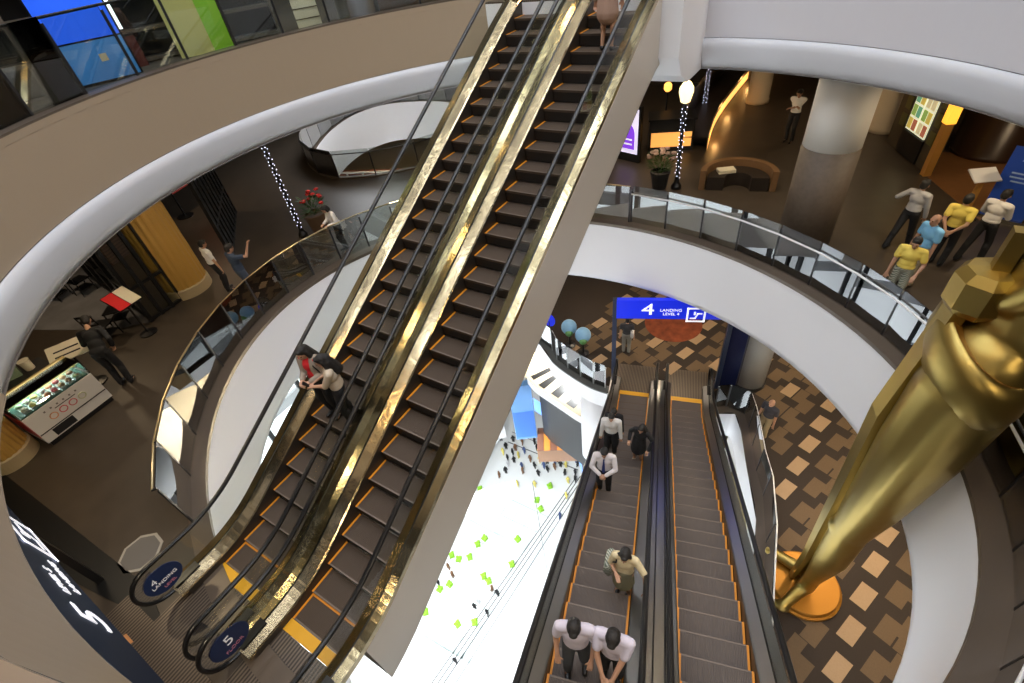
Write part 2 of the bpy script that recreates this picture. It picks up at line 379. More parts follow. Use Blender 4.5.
# added glowing facade out of view, brightens lower storeys and railing reflections
fw = MB().box((-8, -6.6, -33), (44, .1, 50))
wn = struct(fw, 'fill_facade_1', mat('fill_glow', (.8, .85, .9), .3, emit=(.88, .95, 1.0), es=1.5))
for i in range(12): struct(MB().box((-30 + 4 * i, -6.4, -33), (.35, .3, 50)), 'trim_20', DARK)
for i in range(11): struct(MB().box((-8, -6.4, -9 - 4.8 * i), (44, .3, .9)), 'trim_21', mat('spandrel', (.35, .36, .38), .4))
struct(MB().box((-33.4, 14, -33), (.1, 44, 46)), 'fill_facade_3', MATS['fill_glow'])  # added glowing wall out of view, gives the right railing something bright to reflect
for i in range(12): struct(MB().box((-33.2, -7 + 4 * i, -33), (.3, .35, 46)), 'trim_23', DARK)
for i in range(10): struct(MB().box((-33.2, 14, -11.5 - 4.8 * i), (.3, 44, .9)), 'trim_24', MATS['spandrel'])
wn = struct(MB().box((-8, -6.55, -3.9), (44, .06, 3.0)), 'fill_facade_2', mat('fill_glow_high', (.8, .85, .9), .3, emit=(.86, .90, 1.0), es=3.2))  # added glowing band out of view, brightens the level five fascia
for i in range(12): struct(MB().box((-30 + 4 * i, -6.4, -3.9), (.2, .25, 3.4)), 'trim_22', DARK)
# ground floor far below
ZG = -58.0
GM = mat('pale_terrazzo', (.80, .82, .82), .5)
struct(MB().poly_hole([(-60, -25), (30, -25), (30, 60), (-60, 60)], [], ZG), 'floor.007', GM)
LN = mat('pale_line', (.44, .52, .52), .6); LN2 = mat('grey_line', (.07, .075, .085), .6)
def gline(p, q, w, m, nm='trim_12'):
    a = at(*p, ZG).to_2d(); b2 = at(*q, ZG).to_2d(); t = (b2 - a).normalized(); n = Vector((-t.y, t.x)) * w / 2
    m.add([(*(a - n), ZG + .02), (*(b2 - n), ZG + .02), (*(b2 + n), ZG + .02), (*(a + n), ZG + .02)], [(0, 1, 2, 3)])
g1 = MB(); g2 = MB()
for dx in (0, 6, 12): gline((432 + dx, 683), (577 + dx * .6, 476), .13, g2)
gline((445, 700), (585, 480), .1, g2)
for k in range(9): gline((512 - 9 * k, 500 + 16 * k), (548 - 9 * k, 517 + 16 * k), .12, g1)
for k in range(6): gline((505 + 12 * k, 508 + 5 * k), (462 + 12 * k, 578 + 5 * k), .1, g1)
for k in range(7): gline((470 - 7 * k, 520 + 13 * k), (500 - 7 * k, 536 + 13 * k), .12, g1)
for k in range(5): gline((455 + 9 * k, 590 + 5 * k), (425 + 9 * k, 640 + 5 * k), .1, g1)
for k in range(8): gline((410 + 5 * k, 628 + 3 * k), (470 + 5 * k, 655 + 4 * k), .07, g1)
gline((508, 442), (578, 470), .16, g2); gline((512, 432), (580, 460), .1, g2)
struct(g1, 'trim_12', LN); struct(g2, 'trim_13', LN2)
# walls beyond
DW = mat('dark_wall', (.03, .024, .02), .6)
struct(MB().box((-9, 37.8, 0), (50, .3, 24)), 'wall_far', DW)
struct(MB().box((-33.8, 15, 0), (.3, 45, 24)), 'wall_left', DW)
struct(MB().box((15.8, 15, 0), (.3, 45, 24)), 'wall_right', DW)
struct(MB().box((-9, -6.9, 3), (50, .3, 18)), 'wall_near', mat('taupe_wall', (.25, .21, .17), .6))
struct(MB().grid(r6(-60, 86, ((1.0, 5.9), (1.0, 5.93), (1.05, 5.93), (1.05, 5.8)))), 'trim_25', KERB)
# ================================================================== ESCALATORS
NOSE = mat('step_nose', (.15, .115, .09), .5, .3)
def escalator(label, loc, rz, rise, treadm, panelm, group, deckm, sides=(-1, 1), edge_sides=(-1, 1), signs=()):
    s = .56; y0 = .58; y1 = y0 + rise / s; yT = y1 + .55; bl = .55
    def f(y):
        if y < y0 - bl: return 0.
        if y < y0 + bl: return s * (y - y0 + bl) ** 2 / (4 * bl)
        if y < y1 - bl: return s * (y - y0)
        if y < y1 + bl: return rise - s * (y1 + bl - y) ** 2 / (4 * bl)
        return rise
    def ys(a, b):
        out = [a]; y = a
        while y < b - 1e-6:
            d = .12 if (y0 - bl - .15 < y < y0 + bl or y1 - bl - .15 < y < y1 + bl) else .6
            y = min(b, y + d); out.append(y)
        return out
    E = thing('escalator', label, 'escalator', loc, rz, group)
    def sweep(prof, a, b, off=f):
        Y = ys(a, b); return MB().grid([[(x, y, off(y) + h) for x, h in prof] for y in Y])
    def bar(prof, a, b):   # closed profile
        Y = ys(a, b); m = MB(); o = 0
        m.grid([[(x, y, f(y) + h) for x, h in prof] for y in Y], closed=True); n = len(prof)
        m.f.append(list(range(n))); m.m.append(0); e = (len(Y) - 1) * n; m.f.append([e + k for k in range(n)][::-1]); m.m.append(0); return m
    ya, yb = -.55, yT + .55
    for sx in (-1, 1):
        X = lambda *l: [(sx * x, h) for x, h in l]
        build(bar(X((.512, .13), (.512, -.3), (.53, -.3), (.53, .13)), ya + .1, yb - .1), 'skirt', SKIRT, E, fix=True)
        d = build(bar(X((.515, .13), (.535, .15), (.685, .22), (.685, .12), (.515, .10)), ya, yb), 'inner_deck', deckm, E, fix=True)
        build(bar(X((.685, .215), (.715, .215), (.715, .16), (.685, .16)), ya, yb), 'glass_slot', BLACK, E, fix=True)
        build(bar(X((.715, .225), (.855, .215), (.855, .10), (.715, .10)), ya, yb), 'outer_deck', deckm, E, fix=True)
        # glass balustrade with round newel ends
        H = .88; g = MB()
        Y = ys(-.55, yT + .55)
        outl = [(y, f(y) + H) for y in Y]
        lo = [(y, f(y) + .2) for y in Y]
        r0 = (H - .2) / 2
        arcT = [(yT + .55 + r0 * sin(a), rise + .2 + r0 + r0 * cos(a)) for a in [pi * k / 12 for k in range(1, 12)]]
        arcB = [(-.55 - r0 * sin(a), .2 + r0 - r0 * cos(a)) for a in [pi * k / 12 for k in range(1, 12)]]
        x0, x1 = sx * .694, sx * .706
        for xx in (x0, x1): g.grid([[(xx, y, z) for y, z in lo], [(xx, y, z) for y, z in outl]])
        for arc, yy, zz in ((arcT, yT + .55, rise), (arcB, -.55, 0)):
            pts = [(yy, zz + H)] + arc + [(yy, zz + .2)] if arc is arcT else [(yy, .2)] + arc + [(yy, H)]
            for xx in (x0, x1): g.add([(xx, y, z) for y, z in pts], [tuple(range(len(pts)))])
        build(g, 'glass_balustrade', GLASS2, E)
        # handrail loop
        path = [(y, f(y) + .91) for y in Y]
        r = .37
        T = [(yT + .55 + r * sin(a), rise + .91 - r + r * cos(a)) for a in [pi * k / 14 for k in range(1, 15)]]
        B = [(-.55 - r * sin(a), .91 - r + r * cos(a)) for a in [pi * k / 14 for k in range(1, 15)]]
        full = [(-.2, .17)] + B[::-1] + path + T + [(yT + .2, rise + .17)]
        build(MB().tube([(sx * .70, y, z) for y, z in full], .042, 8, ry=.03), 'handrail', BLACK, E, smooth=True)
        for yy, zz in ((-.32, 0), (yT + .32, rise)):
            build(MB().prism([(sx * .64, yy - .2), (sx * .78, yy - .2), (sx * .78, yy + .2), (sx * .64, yy + .2)], zz, zz + .24), 'handrail_inlet', BLACK, E)
    # truss cladding: side panels and soffit
    for sx in (-1, 1):
        build(bar([(sx * .84, .11), (sx * .86, .11), (sx * .86, -1.12), (sx * .84, -1.12)], .35, yb), 'side_panel', panelm, E, fix=True)
    build(bar([(-.86, -1.10), (.86, -1.10), (.86, -1.13), (-.86, -1.13)], .35, yb), 'soffit', panelm, E, fix=True)
    # steps
    y = .12; k = 0; first = None
    while y < yT - .05:
        z = f(y + .02); zb = f(max(0, y - .38)); rr = max(.01, z - zb)
        st = MB()
        st.box((0, y + .2, z - .02), (1.0, .4, .04), mi=0)
        pr = [(y, z - .02), (y + .03, z - .02), (y + .06, z - max(.05, rr)), (y + .02, z - max(.05, rr))]
        st.extr([(-.5, a, b) for a, b in pr], (1, 0, 0), 1)
        st.box((0, y + .012, z + .001), (1.0, .024, .006), mi=2)
        o = build(st, 'step', [treadm, RISER, NOSE], E, fix=True)
        for sx in edge_sides: build(MB().box((sx * .483, y + .2, z + .002), (.034, .4, .006)), 'yellow_edge', YEL, o)
        if k == 0 or y + .4 > yT - .45: build(MB().box((0, y + .385, z + .0025), (1.0, .03, .006)), 'yellow_edge', YEL, o)
        y += .4; k += 1
    for yy, zz, sg in ((0.03, 0, -1), (yT + .02, rise, 1)):
        build(MB().box((0, yy, zz + .004), (1.0, .17, .03)), 'comb_plate', YEL2, E)
        build(MB().box((0, yy + sg * .75, zz + .006), (1.36, 1.32, .014)), 'landing_plate', PLATE, E)
    return E, f
MT = bpy.data.materials
esc_a, fA = escalator('left escalator of the upper pair, two women riding on it', (-6.13, 0, 0), 0, 5.8, TREAD, CLAD, 'upper escalators', BRASS)
esc_b, fB = escalator('right escalator of the upper pair, cream side panel facing the bright void', (-4.42, 0, 0), 0, 5.8, TREAD, CLAD, 'upper escalators', BRASS)
DKDECK = mat('grey_deck', (.32, .32, .325), .3, .9)
RZL = radians(196.0)
def lower(v): p = LW(v, 11.9, Z4); return (p.x, p.y, p.z)
esc_c, fC = escalator('left escalator of the lower pair, carrying riders up beside the void', lower(-.46), RZL, 5.8, TREAD2, mat('dark_panel', (.06, .06, .062), .4), 'lower escalators', DKDECK)
esc_d, fD = escalator('right escalator of the lower pair, empty brown steps beside the statue', lower(1.27), RZL, 5.8, TREAD2, MATS['dark_panel'], 'lower escalators', DKDECK)
# round blue floor-number stickers on the newel glass
BLUE_D = mat('navy_sticker', (.012, .03, .11), .35)
WHT_T = mat('white_lettering', (.85, .85, .88), .5, emit=(.9, .92, 1), es=.12)
PINK_T = mat('pink_lettering', (.65, .25, .35), .5)
def sticker(E, x, lines, nm):
    m = MB(); n = 28
    m.extr([(x, -.52 + .27 * cos(2 * pi * k / n), .53 + .25 * sin(2 * pi * k / n)) for k in range(n)], (.012, 0, 0))
    o = build(m, 'floor_number_sticker', BLUE_D, E, fix=True); o['label'] = 'round navy sticker on the newel glass'
    Mx = Matrix(((0, 0, 1, x + .018), (1, 0, 0, 0), (0, 1, 0, 0), (0, 0, 0, 1)))
    for s_, sz, yy, zz, mm in lines:
        Mt = Matrix(((0, 0, 1, x + .014), (1, 0, 0, yy), (0, 1, 0, zz), (0, 0, 0, 1)))
        text(s_, 'lettering', sz, o, Mt, mm, .002)
sticker(esc_b, -.69, [('5', .24, -.52, .58, WHT_T), ('FLOOR', .08, -.52, .40, PINK_T)], 'five')
sticker(esc_a, -.69, [('4', .16, -.63, .60, WHT_T), ('LANDING', .085, -.52, .50, WHT_T), ('LEVEL', .07, -.50, .38, PINK_T)], 'landing')
# ================================================================== GLASS RAILINGS
def railing(name, label, pts, z0, h, railm, postm, group=None, rail_h=.98, rail_off=.06, gl=None, rail_r=.022):
    P = [Vector((p[0], p[1], z0)) for p in pts]
    T = thing(name, label, 'railing', tuple(P[0]), 0, group)
    T['category'] = 'railing'
    for i in range(len(P) - 1):
        a, b = P[i], P[i + 1]; t = (b - a); L = t.length; t.normalize()
        n = Vector((-t.y, t.x, 0)) * .006
        a2, b2 = a + t * .02, b - t * .02
        m = MB(); m.extr([a2 - n, b2 - n, b2 - n + Vector((0, 0, h)), a2 - n + Vector((0, 0, h))], n * 2)
        build(m, 'glass_panel', gl or GLASS, T, world=True, fix=True)
    for i, p in enumerate(P):
        a = P[max(0, i - 1)]; b = P[min(len(P) - 1, i + 1)]; t = (b - a).normalized(); o = Vector((-t.y, t.x, 0))
        rz = atan2(t.y, t.x)
        m = MB(); m.box(p + Vector((0, 0, h * .46)), (.045, .022, h * .92), rz)
        m.box(p + o * (rail_off / 2 if rail_off > 0 else -.03) + Vector((0, 0, rail_h)), (.03, abs(rail_off) + .02, .03), rz)
        build(m, 'post', postm, T, world=True)
    path = []
    for i, p in enumerate(P):
        a = P[max(0, i - 1)]; b = P[min(len(P) - 1, i + 1)]; t = (b - a).normalized(); o = Vector((-t.y, t.x, 0)) * rail_off
        path.append(p + o + Vector((0, 0, rail_h)))
    build(MB().tube(path, rail_r, 8), 'handrail', railm, T, smooth=True, world=True)
    return T
RAILW = mat('pale_steel_rail', (.80, .80, .80), .35, .1)
RAILB = mat('brass_rail', (.62, .48, .26), .28, .9)
def arc(E, lo, hi, n, k): return [E(lo + (hi - lo) * i / n, k) for i in range(n + 1)]
railing('glass_railing', 'glass railing with thin brass handrail along the left walkway edge', arc(E5, 250, 100, 18, 1.04)[::-1], 0, 1.13, RAILB, DARK, rail_off=-.06, rail_h=1.1)
railing('glass_railing', 'glass railing with pale handrail above the white curved band at right', arc(E5, 99.6, -75, 23, 1.045), 0, 1.15, RAILW, BLACK, rail_off=-.06, rail_h=.93)
railing('glass_railing', 'dark framed glass railing on the upper left walkway edge', arc(E6, 108, 246, 16, 1.035), 5.9, 1.1, mat('dark_rail', (.06, .055, .05), .3, .7), DARK, rail_off=-.06, rail_h=1.08, gl=GLASS3)
sv = sm(1.04); sv = [sv[i] for i in range(0, len(sv), 3)]; sv = sv + [sv[0]]
railing('glass_railing', 'glass railing around the small rear opening behind the potted flowers', sv, 0, 1.1, mat('dark_rail', (.06, .055, .05), .3, .7), DARK, rail_off=.05)
rl4 = [tuple(p) for p in catmull([Vector((*p, 0)) for p in rim_l[2:]], 3, False)]
railing('glass_railing', 'greenish glass railing beside the blue globes on the lower level', offs(rl4, .22)[::2], Z4, 1.15, RAILW, mat('grey_post', (.3, .32, .32), .3, .6), rail_off=.06)
rr4 = [tuple(p) for p in rr]
railing('glass_railing', 'glass railing between the lower escalators and the statue', offs(rr4, .25)[::3], Z4, 1.1, RAILW, DARK, rail_off=.05)
# ================================================================== PEOPLE
def remesh(mb, name, mats, vox, parent, smooth_it=2):
    me = mb.mesh(name + '_raw', mats); o = bpy.data.objects.new('raw', me); COL.objects.link(o)
    m = o.modifiers.new('r', 'REMESH'); m.mode = 'VOXEL'; m.voxel_size = vox; m.use_smooth_shade = True
    if smooth_it:
        s = o.modifiers.new('s', 'SMOOTH'); s.iterations = smooth_it; s.factor = .5
    dg = bpy.context.evaluated_depsgraph_get(); ev = o.evaluated_get(dg)
    nm = bpy.data.meshes.new_from_object(ev); nm.name = name
    bpy.data.objects.remove(o); bpy.data.meshes.remove(me)
    nm.materials.clear()
    for q in (mats if isinstance(mats, (list, tuple)) else [mats]): nm.materials.append(q)
    for p in nm.polygons: p.use_smooth = True
    r = bpy.data.objects.new(name, nm); COL.objects.link(r)
    if parent is not None: r.parent = parent
    return r
def ik(a, b, l1, l2, hint):
    a = Vector(a); b = Vector(b); d = b - a; L = min(d.length, l1 + l2 - 1e-4); t = d.normalized()
    x = (l1 * l1 - l2 * l2 + L * L) / (2 * L); h = sqrt(max(0, l1 * l1 - x * x))
    n = Vector(hint); n = n - t * n.dot(t)
    if n.length < 1e-6: n = Vector((0, 1, 0))
    return a + t * x + n.normalized() * h
def person(label, loc, rz, top, bottom, h=1.7, lean=(0, 0), turn=0., nod=.2, hands=None, feet=None, sleeve='short', low='trousers', hair='short', group=None,
           vox=.011, hairm=None, jacket=None, female=False, skin=None, extra=None, shoe=None, hint=None):
    """standing figure, local +Y is where it faces; hands / feet: ((x,y,z) right, left) in a 1.7 m frame"""
    sc = h / 1.7
    S = lambda p: Vector(p) * sc
    lx, ly = lean
    def up(p):   # lean the trunk about the hips
        k = max(0., (p[2] - .95) / .5); return Vector((p[0] + lx * k, p[1] + ly * k, p[2] - (hypot(lx, ly) ** 2) * .35 * k))
    sh = .17 if female else .195
    hipx = .085
    neck = up((0, -.01, 1.44)); head = up((0, .03, 1.575)) + Vector((0, .05 * nod, -.02 * nod))
    R = Matrix.Rotation(turn, 3, 'Z') @ Matrix.Rotation(-nod, 3, 'X')
    if feet is None: feet = ((.10, 0, 0), (-.10, .03, 0))
    if hands is None: hands = ((.26, .06, .80), (-.26, .06, .80))
    sk = skin or SKIN
    b = MB()
    # trunk
    pel = Vector((0, 0, .96)); wst = up((0, .0, 1.10)); ch = up((0, .0, 1.27))
    b.ball(pel, (.155, .11, .12), 8); b.ball(wst, (.13, .095, .14), 8); b.ball(ch, (.16, .11, .16), 8)
    b.cone2(up((sh - .04, -.01, 1.385)), up((-sh + .04, -.01, 1.385)), .06, .06); b.cone2(up((0, -.01, 1.36)), neck + Vector((0, .015, .06)), .062, .05)
    # head: skull, jaw, nose, ears, brow
    hp = lambda x, y, z: head + R @ Vector((x, y, z))
    b.ball(hp(0, -.012, .03), (.076, .094, .088), 9, R=R); b.cone2(hp(0, .04, -.02), hp(0, .055, -.072), .058, .034)
    b.cone2(hp(0, .088, .012), hp(0, .104, -.022), .011, .016, 8); b.cone2(hp(-.035, .078, .028), hp(.035, .078, .028), .014, .014, 8)
    for s in (-1, 1): b.ball(hp(s * .078, -.005, -.005), (.012, .022, .032), 6, R=R)
    knees = []; elbows = []
    for s, ft, hd in ((1, feet[0], hands[0]), (-1, feet[1], hands[1])):
        ft = Vector(ft); hip = Vector((s * hipx, 0, .92)); ank = ft + Vector((0, -.03, .085))
        kn = ik(hip, ank, .43, .42, (s * .12, 1, 0)); knees.append((hip, kn, ank, ft))
        b.cone2(hip, kn, .085, .055); b.cone2(kn, ank, .057, .036); b.ball(kn.lerp(ank, .3) + Vector((0, -.018, 0)), (.05, .052, .09), 7)
        b.cone2(ank + Vector((0, -.01, -.03)), ft + Vector((s * .01, .12, .035)), .04, .034)
        shd = up((s * sh, -.01, 1.385)); hd = Vector(hd)
        el = ik(shd, hd, .285, .255, (hint or {}).get(s, (s * .6, -1, -.2))); elbows.append((shd, el, hd))
        b.cone2(shd, el, .05, .039); b.cone2(el, hd, .04, .026)
        # hand: palm, four bent fingers of unequal length, thumb off the side
        d = (hd - el).normalized(); side = Vector((-s, 0, 0)); side = (side - d * side.dot(d))
        side = side.normalized() if side.length > .2 else d.cross(Vector((0, 0, 1))).normalized()
        nrm = side.cross(d).normalized()   # back of the hand
        if nrm.z < 0: nrm = -nrm
        pk = hd + d * .085
        for q in (-.5, .5): b.cone2(hd + side * q * .03, pk + side * q * .045, .02, .017, 8)
        fr = max(.0085, vox * .85)
        for q, l in ((-1.5, .058), (-.5, .074), (.5, .080), (1.5, .070)):
            k0 = pk + side * (q * .021); k1 = k0 + (d * .9 - nrm * .35).normalized() * l * .55; k2 = k1 + (d * .5 - nrm * .85).normalized() * l * .5
            b.cone2(k0, k1, fr, fr * .95, 6, h=2); b.cone2(k1, k2, fr * .95, fr * .8, 6, h=2)
        t0 = hd + d * .025 + side * .028; t1 = t0 + (d * .6 + side * .75 - nrm * .2).normalized() * .04; t2 = t1 + (d * .9 + side * .2 - nrm * .3).normalized() * .03
        b.cone2(t0, t1, fr * 1.25, fr * 1.1, 6, h=2); b.cone2(t1, t2, fr * 1.1, fr * .9, 6, h=2)
    for i in range(len(b.v)): b.v[i] = b.v[i] * sc
    root = remesh(b, 'person', sk, vox, None)
    root.location = loc; root.rotation_euler = (0, 0, rz)
    XF[root.name] = Matrix.Translation(Vector(loc)) @ Matrix.Rotation(rz, 4, 'Z')
    tag(root, label, 'person', group)
    def fin(mb, nm, m, v=.014, it=2):
        for i in range(len(mb.v)): mb.v[i] = mb.v[i] * sc
        return remesh(mb, nm, m, v, root, it)
    # upper garment
    g = .016
    c = MB(); hem = .93 if low != 'tucked' else .99
    c.ball(wst, (.13 + g + .012, .095 + g + .012, .16), 8); c.ball(ch, (.16 + g, .11 + g, .165), 8)
    c.ball(Vector((0, 0, 1.02)) , (.155 + g, .112 + g, .085), 8)
    c.cone2(up((sh - .04, -.01, 1.385)), up((-sh + .04, -.01, 1.385)), .06 + g, .06 + g)
    c.cone2(up((0, -.01, 1.36)), up((0, -.012, 1.43)), .075, .062)
    for shd, el, hd in elbows:
        if sleeve == 'short': e = shd.lerp(el, .62); c.cone2(shd, e, .05 + g, .049 + g)
        elif sleeve == 'long': c.cone2(shd, el, .05 + g, .042 + g); c.cone2(el, el.lerp(hd, .93), .042 + g, .03 + g)
        elif sleeve == 'elbow': c.cone2(shd, el, .05 + g, .044 + g)
    if low == 'dress': 
        c.cone2((0, 0, 1.02), (0, 0.01, .62), .17, .21)
    fin(c, 'shirt' if low != 'dress' else 'dress', top)
    if jacket is not None:
        j = MB()
        for s in (-1, 1):
            j.ball(up((s * .095, -.012, 1.22)), (.095, .125 + g, .25), 8); 
        j.cone2(up((sh - .04, -.02, 1.385)), up((-sh + .04, -.02, 1.385)), .083, .083)
        for shd, el, hd in elbows: j.cone2(shd, el, .072, .062); j.cone2(el, el.lerp(hd, .9), .062, .05)
        fin(j, 'cardigan', jacket)
    # lower garment
    t = MB()
    if low in ('trousers', 'tucked', 'shorts'):
        t.ball(pel, (.165, .122, .12), 8)
        for hip, kn, ank, ft in knees:
            t.cone2(hip, kn, .10, .076); t.ball(kn.lerp(ank, .3) + Vector((0, -.018, 0)), (.068, .07, .11), 8)
            t.cone2(kn, kn.lerp(ank, 1.02 if low != 'shorts' else .15), .076, .062 if low != 'shorts' else .075)
        fin(t, 'trousers' if low != 'shorts' else 'shorts', bottom)
    elif low == 'skirt':
        t.ball(pel, (.17, .125, .12), 8); t.cone2((0, 0, .95), (0, .01, .58), .16, .20); fin(t, 'skirt', bottom)
    for hip, kn, ank, ft in knees:
        s_ = MB(); x = 0
        s_.cone2(ft + Vector((0, -.045, .045)), ft + Vector((0, .135, .038)), .046, .04); s_.ball(ft + Vector((0, .04, .03)), (.048, .14, .03), 7)
        for i in range(len(s_.v)): s_.v[i] = s_.v[i] * sc
        remesh(s_, 'shoe', shoe or SHOE, .012, root, 1)
    # hair
    hm = hairm or HAIR; q = MB()
    if hair != 'bald':
        q.ball(hp(0, -.022, .045), (.088, .102, .088), 9, R=R)
        q.ball(hp(0, -.055, .0), (.083, .07, .085), 8, R=R)
        q.ball(hp(0, .055, .095), (.055, .035, .028), 7, R=R)
        if hair == 'long':
            for s in (-1, 1): q.cone2(hp(s * .072, -.01, .02), hp(s * .095, -.0, -.20) , .036, .045)
            q.cone2(hp(0, -.075, .0), hp(0, -.09, -.30), .085, .095); q.cone2(hp(-.05, -.07, -.05), hp(-.06, -.06, -.30), .06, .06); q.cone2(hp(.05, -.07, -.05), hp(.06, -.06, -.30), .06, .06)
        elif hair == 'bob':
            for s in (-1, 1): q.cone2(hp(s * .075, -.01, .03), hp(s * .083, -.0, -.07), .036, .035)
            q.cone2(hp(0, -.06, .02), hp(0, -.07, -.08), .09, .08)
        fin(q, 'hair', hm, .011)
    else:
        q.ball(hp(0, -.045, .0), (.084, .072, .07), 8, R=R); fin(q, 'hair', hm, .011)
    for s in (-1, 1):
        e = MB().ball(hp(s * .033, .083, .012) * sc, .0125 * sc, 6); build(e, 'eye', EYE, root, True)
    m_ = MB().ball(hp(0, .092, -.048) * sc, (.024 * sc, .008 * sc, .008 * sc), 6, R=R); build(m_, 'mouth', LIPS, root, True)
    if extra: extra(root, S, up, elbows, head)
    return root
def tie(col):
    def f(root, S, up, elbows, head):
        m = MB(); pts = []
        for z, w in ((1.405, .018), (1.37, .014), (1.2, .028), (1.05, .036), (1.0, .004)):
            pts.append((z, w))
        y = .155
        prof = [(w, z) for z, w in pts] + [(-w, z) for z, w in pts[::-1]]
        P = [S(up((x, y if z < 1.3 else y - .035 - (z - 1.3) * .25, z))) for x, z in prof]
        m.extr(P, S((0, .012, 0))); build(m, 'necktie', col, root, fix=True)
    return f
def bag(c, d, m, strap=True, nm='shoulder_bag'):
    def f(root, S, up, elbows, head):
        b = MB(); x, y, z = d
        b.prism([(-x / 2, -y / 2), (x / 2, -y / 2), (x / 2 * 1.0, y / 2), (-x / 2, y / 2)], -z / 2, z / 2)
        me = MB(); me.ball(S(c), (d[0] / 2, d[1] / 2, d[2] / 2), 8); 
        for i, v in enumerate(me.v):   # squared-off soft bag
            q = v - S(c); me.v[i] = S(c) + Vector([math.copysign(min(abs(q[k]) * 1.35, d[k] / 2), q[k]) for k in range(3)])
        o = build(me, nm, m, root, True)
        if strap:
            s = elbows[0 if c[0] > 0 else 1][0]; sg = 1 if c[0] > 0 else -1
            build(MB().tube([S(c) + Vector((0, .06, d[2] / 2 - .02)), S(Vector(s) + Vector((-.04 * sg, .10, -.06))), S(Vector(s) + Vector((-.05 * sg, 0, .075))), S(Vector(s) + Vector((-.04 * sg, -.11, -.08))), S(c) + Vector((0, -.06, d[2] / 2 - .02))], .014, 6), 'strap', BLACK, o, True)
    return f
def phone(x, y, z):
    def f(root, S, up, elbows, head):
        build(MB().box(S((x, y, z)), (.07, .012, .13), M=Matrix.Rotation(radians(-40), 3, 'X')), 'phone', BLACK, root)
    return f
# riders on the escalators: feet on the step under them
def solve(px, py, E, f, h):
    """place on escalator E: (x, y) in its axes so that a figure of height h has its head top at the pixel"""
    inv = (Matrix.Translation(E.location) @ Matrix.Rotation(E.rotation_euler.z, 4, 'Z')).inverted()
    o = inv @ CAM; d = inv.to_3x3() @ ray(px, py); best = None
    for i in range(1600):
        t = .002 + i * .00003 * 1.0
        p = o + d * t * 1.0
    lo = None
    for i in range(4000):
        t = i * 1.2e-5
        p = o + d * t
        g = p.z - (f(p.y) + h)
        if lo is not None and g <= 0: return p.x, p.y
        lo = g
    return p.x, p.y
def rider(E, f, px, py, hd, label, face, top, bottom, dx=0, **k):
    x, y = solve(px, py, E, f, hd)
    kk = math.floor((y - .12) / .4); ys_ = .12 + kk * .4
    y = min(max(y, ys_ + .13), ys_ + .27); z = f(ys_ + .02) + .004
    x = max(-.36, min(.36, x + dx))
    M = Matrix.Translation(E.location) @ Matrix.Rotation(E.rotation_euler.z, 4, 'Z'); p = M @ Vector((x, y, z))
    print('rider', label[:40], round(x, 2), round(y, 2), tuple(round(c, 2) for c in p))
    return person(label, tuple(p), E.rotation_euler.z + face, top, bottom, h=hd, **k)
WSH = cloth('white_shirt_cloth', (.78, .76, .74)); LIL = cloth('lilac_shirt_cloth', (.62, .58, .68)); NAVY = cloth('navy_trousers', (.02, .022, .035)); BLK = cloth('black_cloth', (.012, .012, .014))
GREYT = cloth('grey_trousers', (.06, .065, .075)); BEIGE = cloth('beige_cloth', (.55, .46, .35)); YELC = cloth('yellow_polo', (.80, .62, .12)); PALEY = cloth('pale_yellow_blouse', (.74, .62, .38))
SKYB = cloth('sky_blue_shirt', (.22, .52, .80)); RED = cloth('red_top', (.65, .02, .03)); TAUPE = cloth('taupe_cardigan', (.30, .25, .20)); DKBL = cloth('dark_blue_tee', (.035, .055, .10))
CHECK = stripes('checked_fabric', (.12, .14, .10), (.45, .45, .38), 'DIAGONAL', 12, .8); OLIVE = cloth('olive_skirt', (.22, .20, .12)); KHAKI = cloth('khaki', (.34, .27, .16)); DENIM = cloth('denim', (.06, .08, .12))
near = dict(vox=.0085)
rider(esc_a, fA, 297, 338, 1.62, 'woman with long black hair, red top and taupe cardigan riding the upper escalator', pi + .25, RED, BLK, hair='long', female=True, jacket=TAUPE, nod=.35, hands=((.06, .26, 1.12), (-.08, .25, 1.10)), extra=bag((-.24, .0, .98), (.10, .26, .22), BLK), **near)
rider(esc_a, fA, 323, 349, 1.60, 'woman with long black hair and pale blouse holding out a phone on the upper escalator', pi - .75, BEIGE, BLK, hair='long', female=True, sleeve='elbow', nod=.3, turn=.2, hands=((.10, .34, 1.10), (-.02, .36, 1.10)), extra=phone(.04, .46, 1.14), low='trousers', **near)
rider(esc_b, fB, 606, -62, 1.65, 'person in a pinkish brown coat high up on the right upper escalator', 0, cloth('pink_coat', (.42, .27, .20)), GREYT, low='dress', sleeve='long', shoe=SHOE)
rider(esc_c, fC, 611, 411, 1.7, 'man in white shirt standing behind the man with the blue tie', 0, WSH, BLK, low='tucked', sleeve='long', nod=.2)
rider(esc_c, fC, 619, 407, 1.6, 'dark haired person half hidden behind the man in the white shirt', 0, BLK, BLK, low='tucked', sleeve='long', nod=.2, dx=.12)
rider(esc_c, fC, 604, 446, 1.7, 'man in white shirt and blue tie with clasped hands on the lower escalator', 0, cloth('pale_shirt_cloth', (.72, .68, .70)), BLK, low='tucked', sleeve='long', nod=.3, hands=((.06, .27, 1.06), (-.06, .27, 1.06)), hint={1: (1, -.25, -.1), -1: (-1, -.25, -.1)}, extra=tie(cloth('blue_tie', (.03, .05, .22))), **near)
rider(esc_c, fC, 647, 421, 1.63, 'woman in black dress leaning on the handrail of the lower escalator', -.35, BLK, BLK, low='dress', sleeve='long', hair='long', female=True, nod=.35, lean=(-.06, .04), hands=((.20, .20, 1.05), (-.36, .25, 1.02)), shoe=cloth('pale_shoe', (.6, .5, .4)), **near)
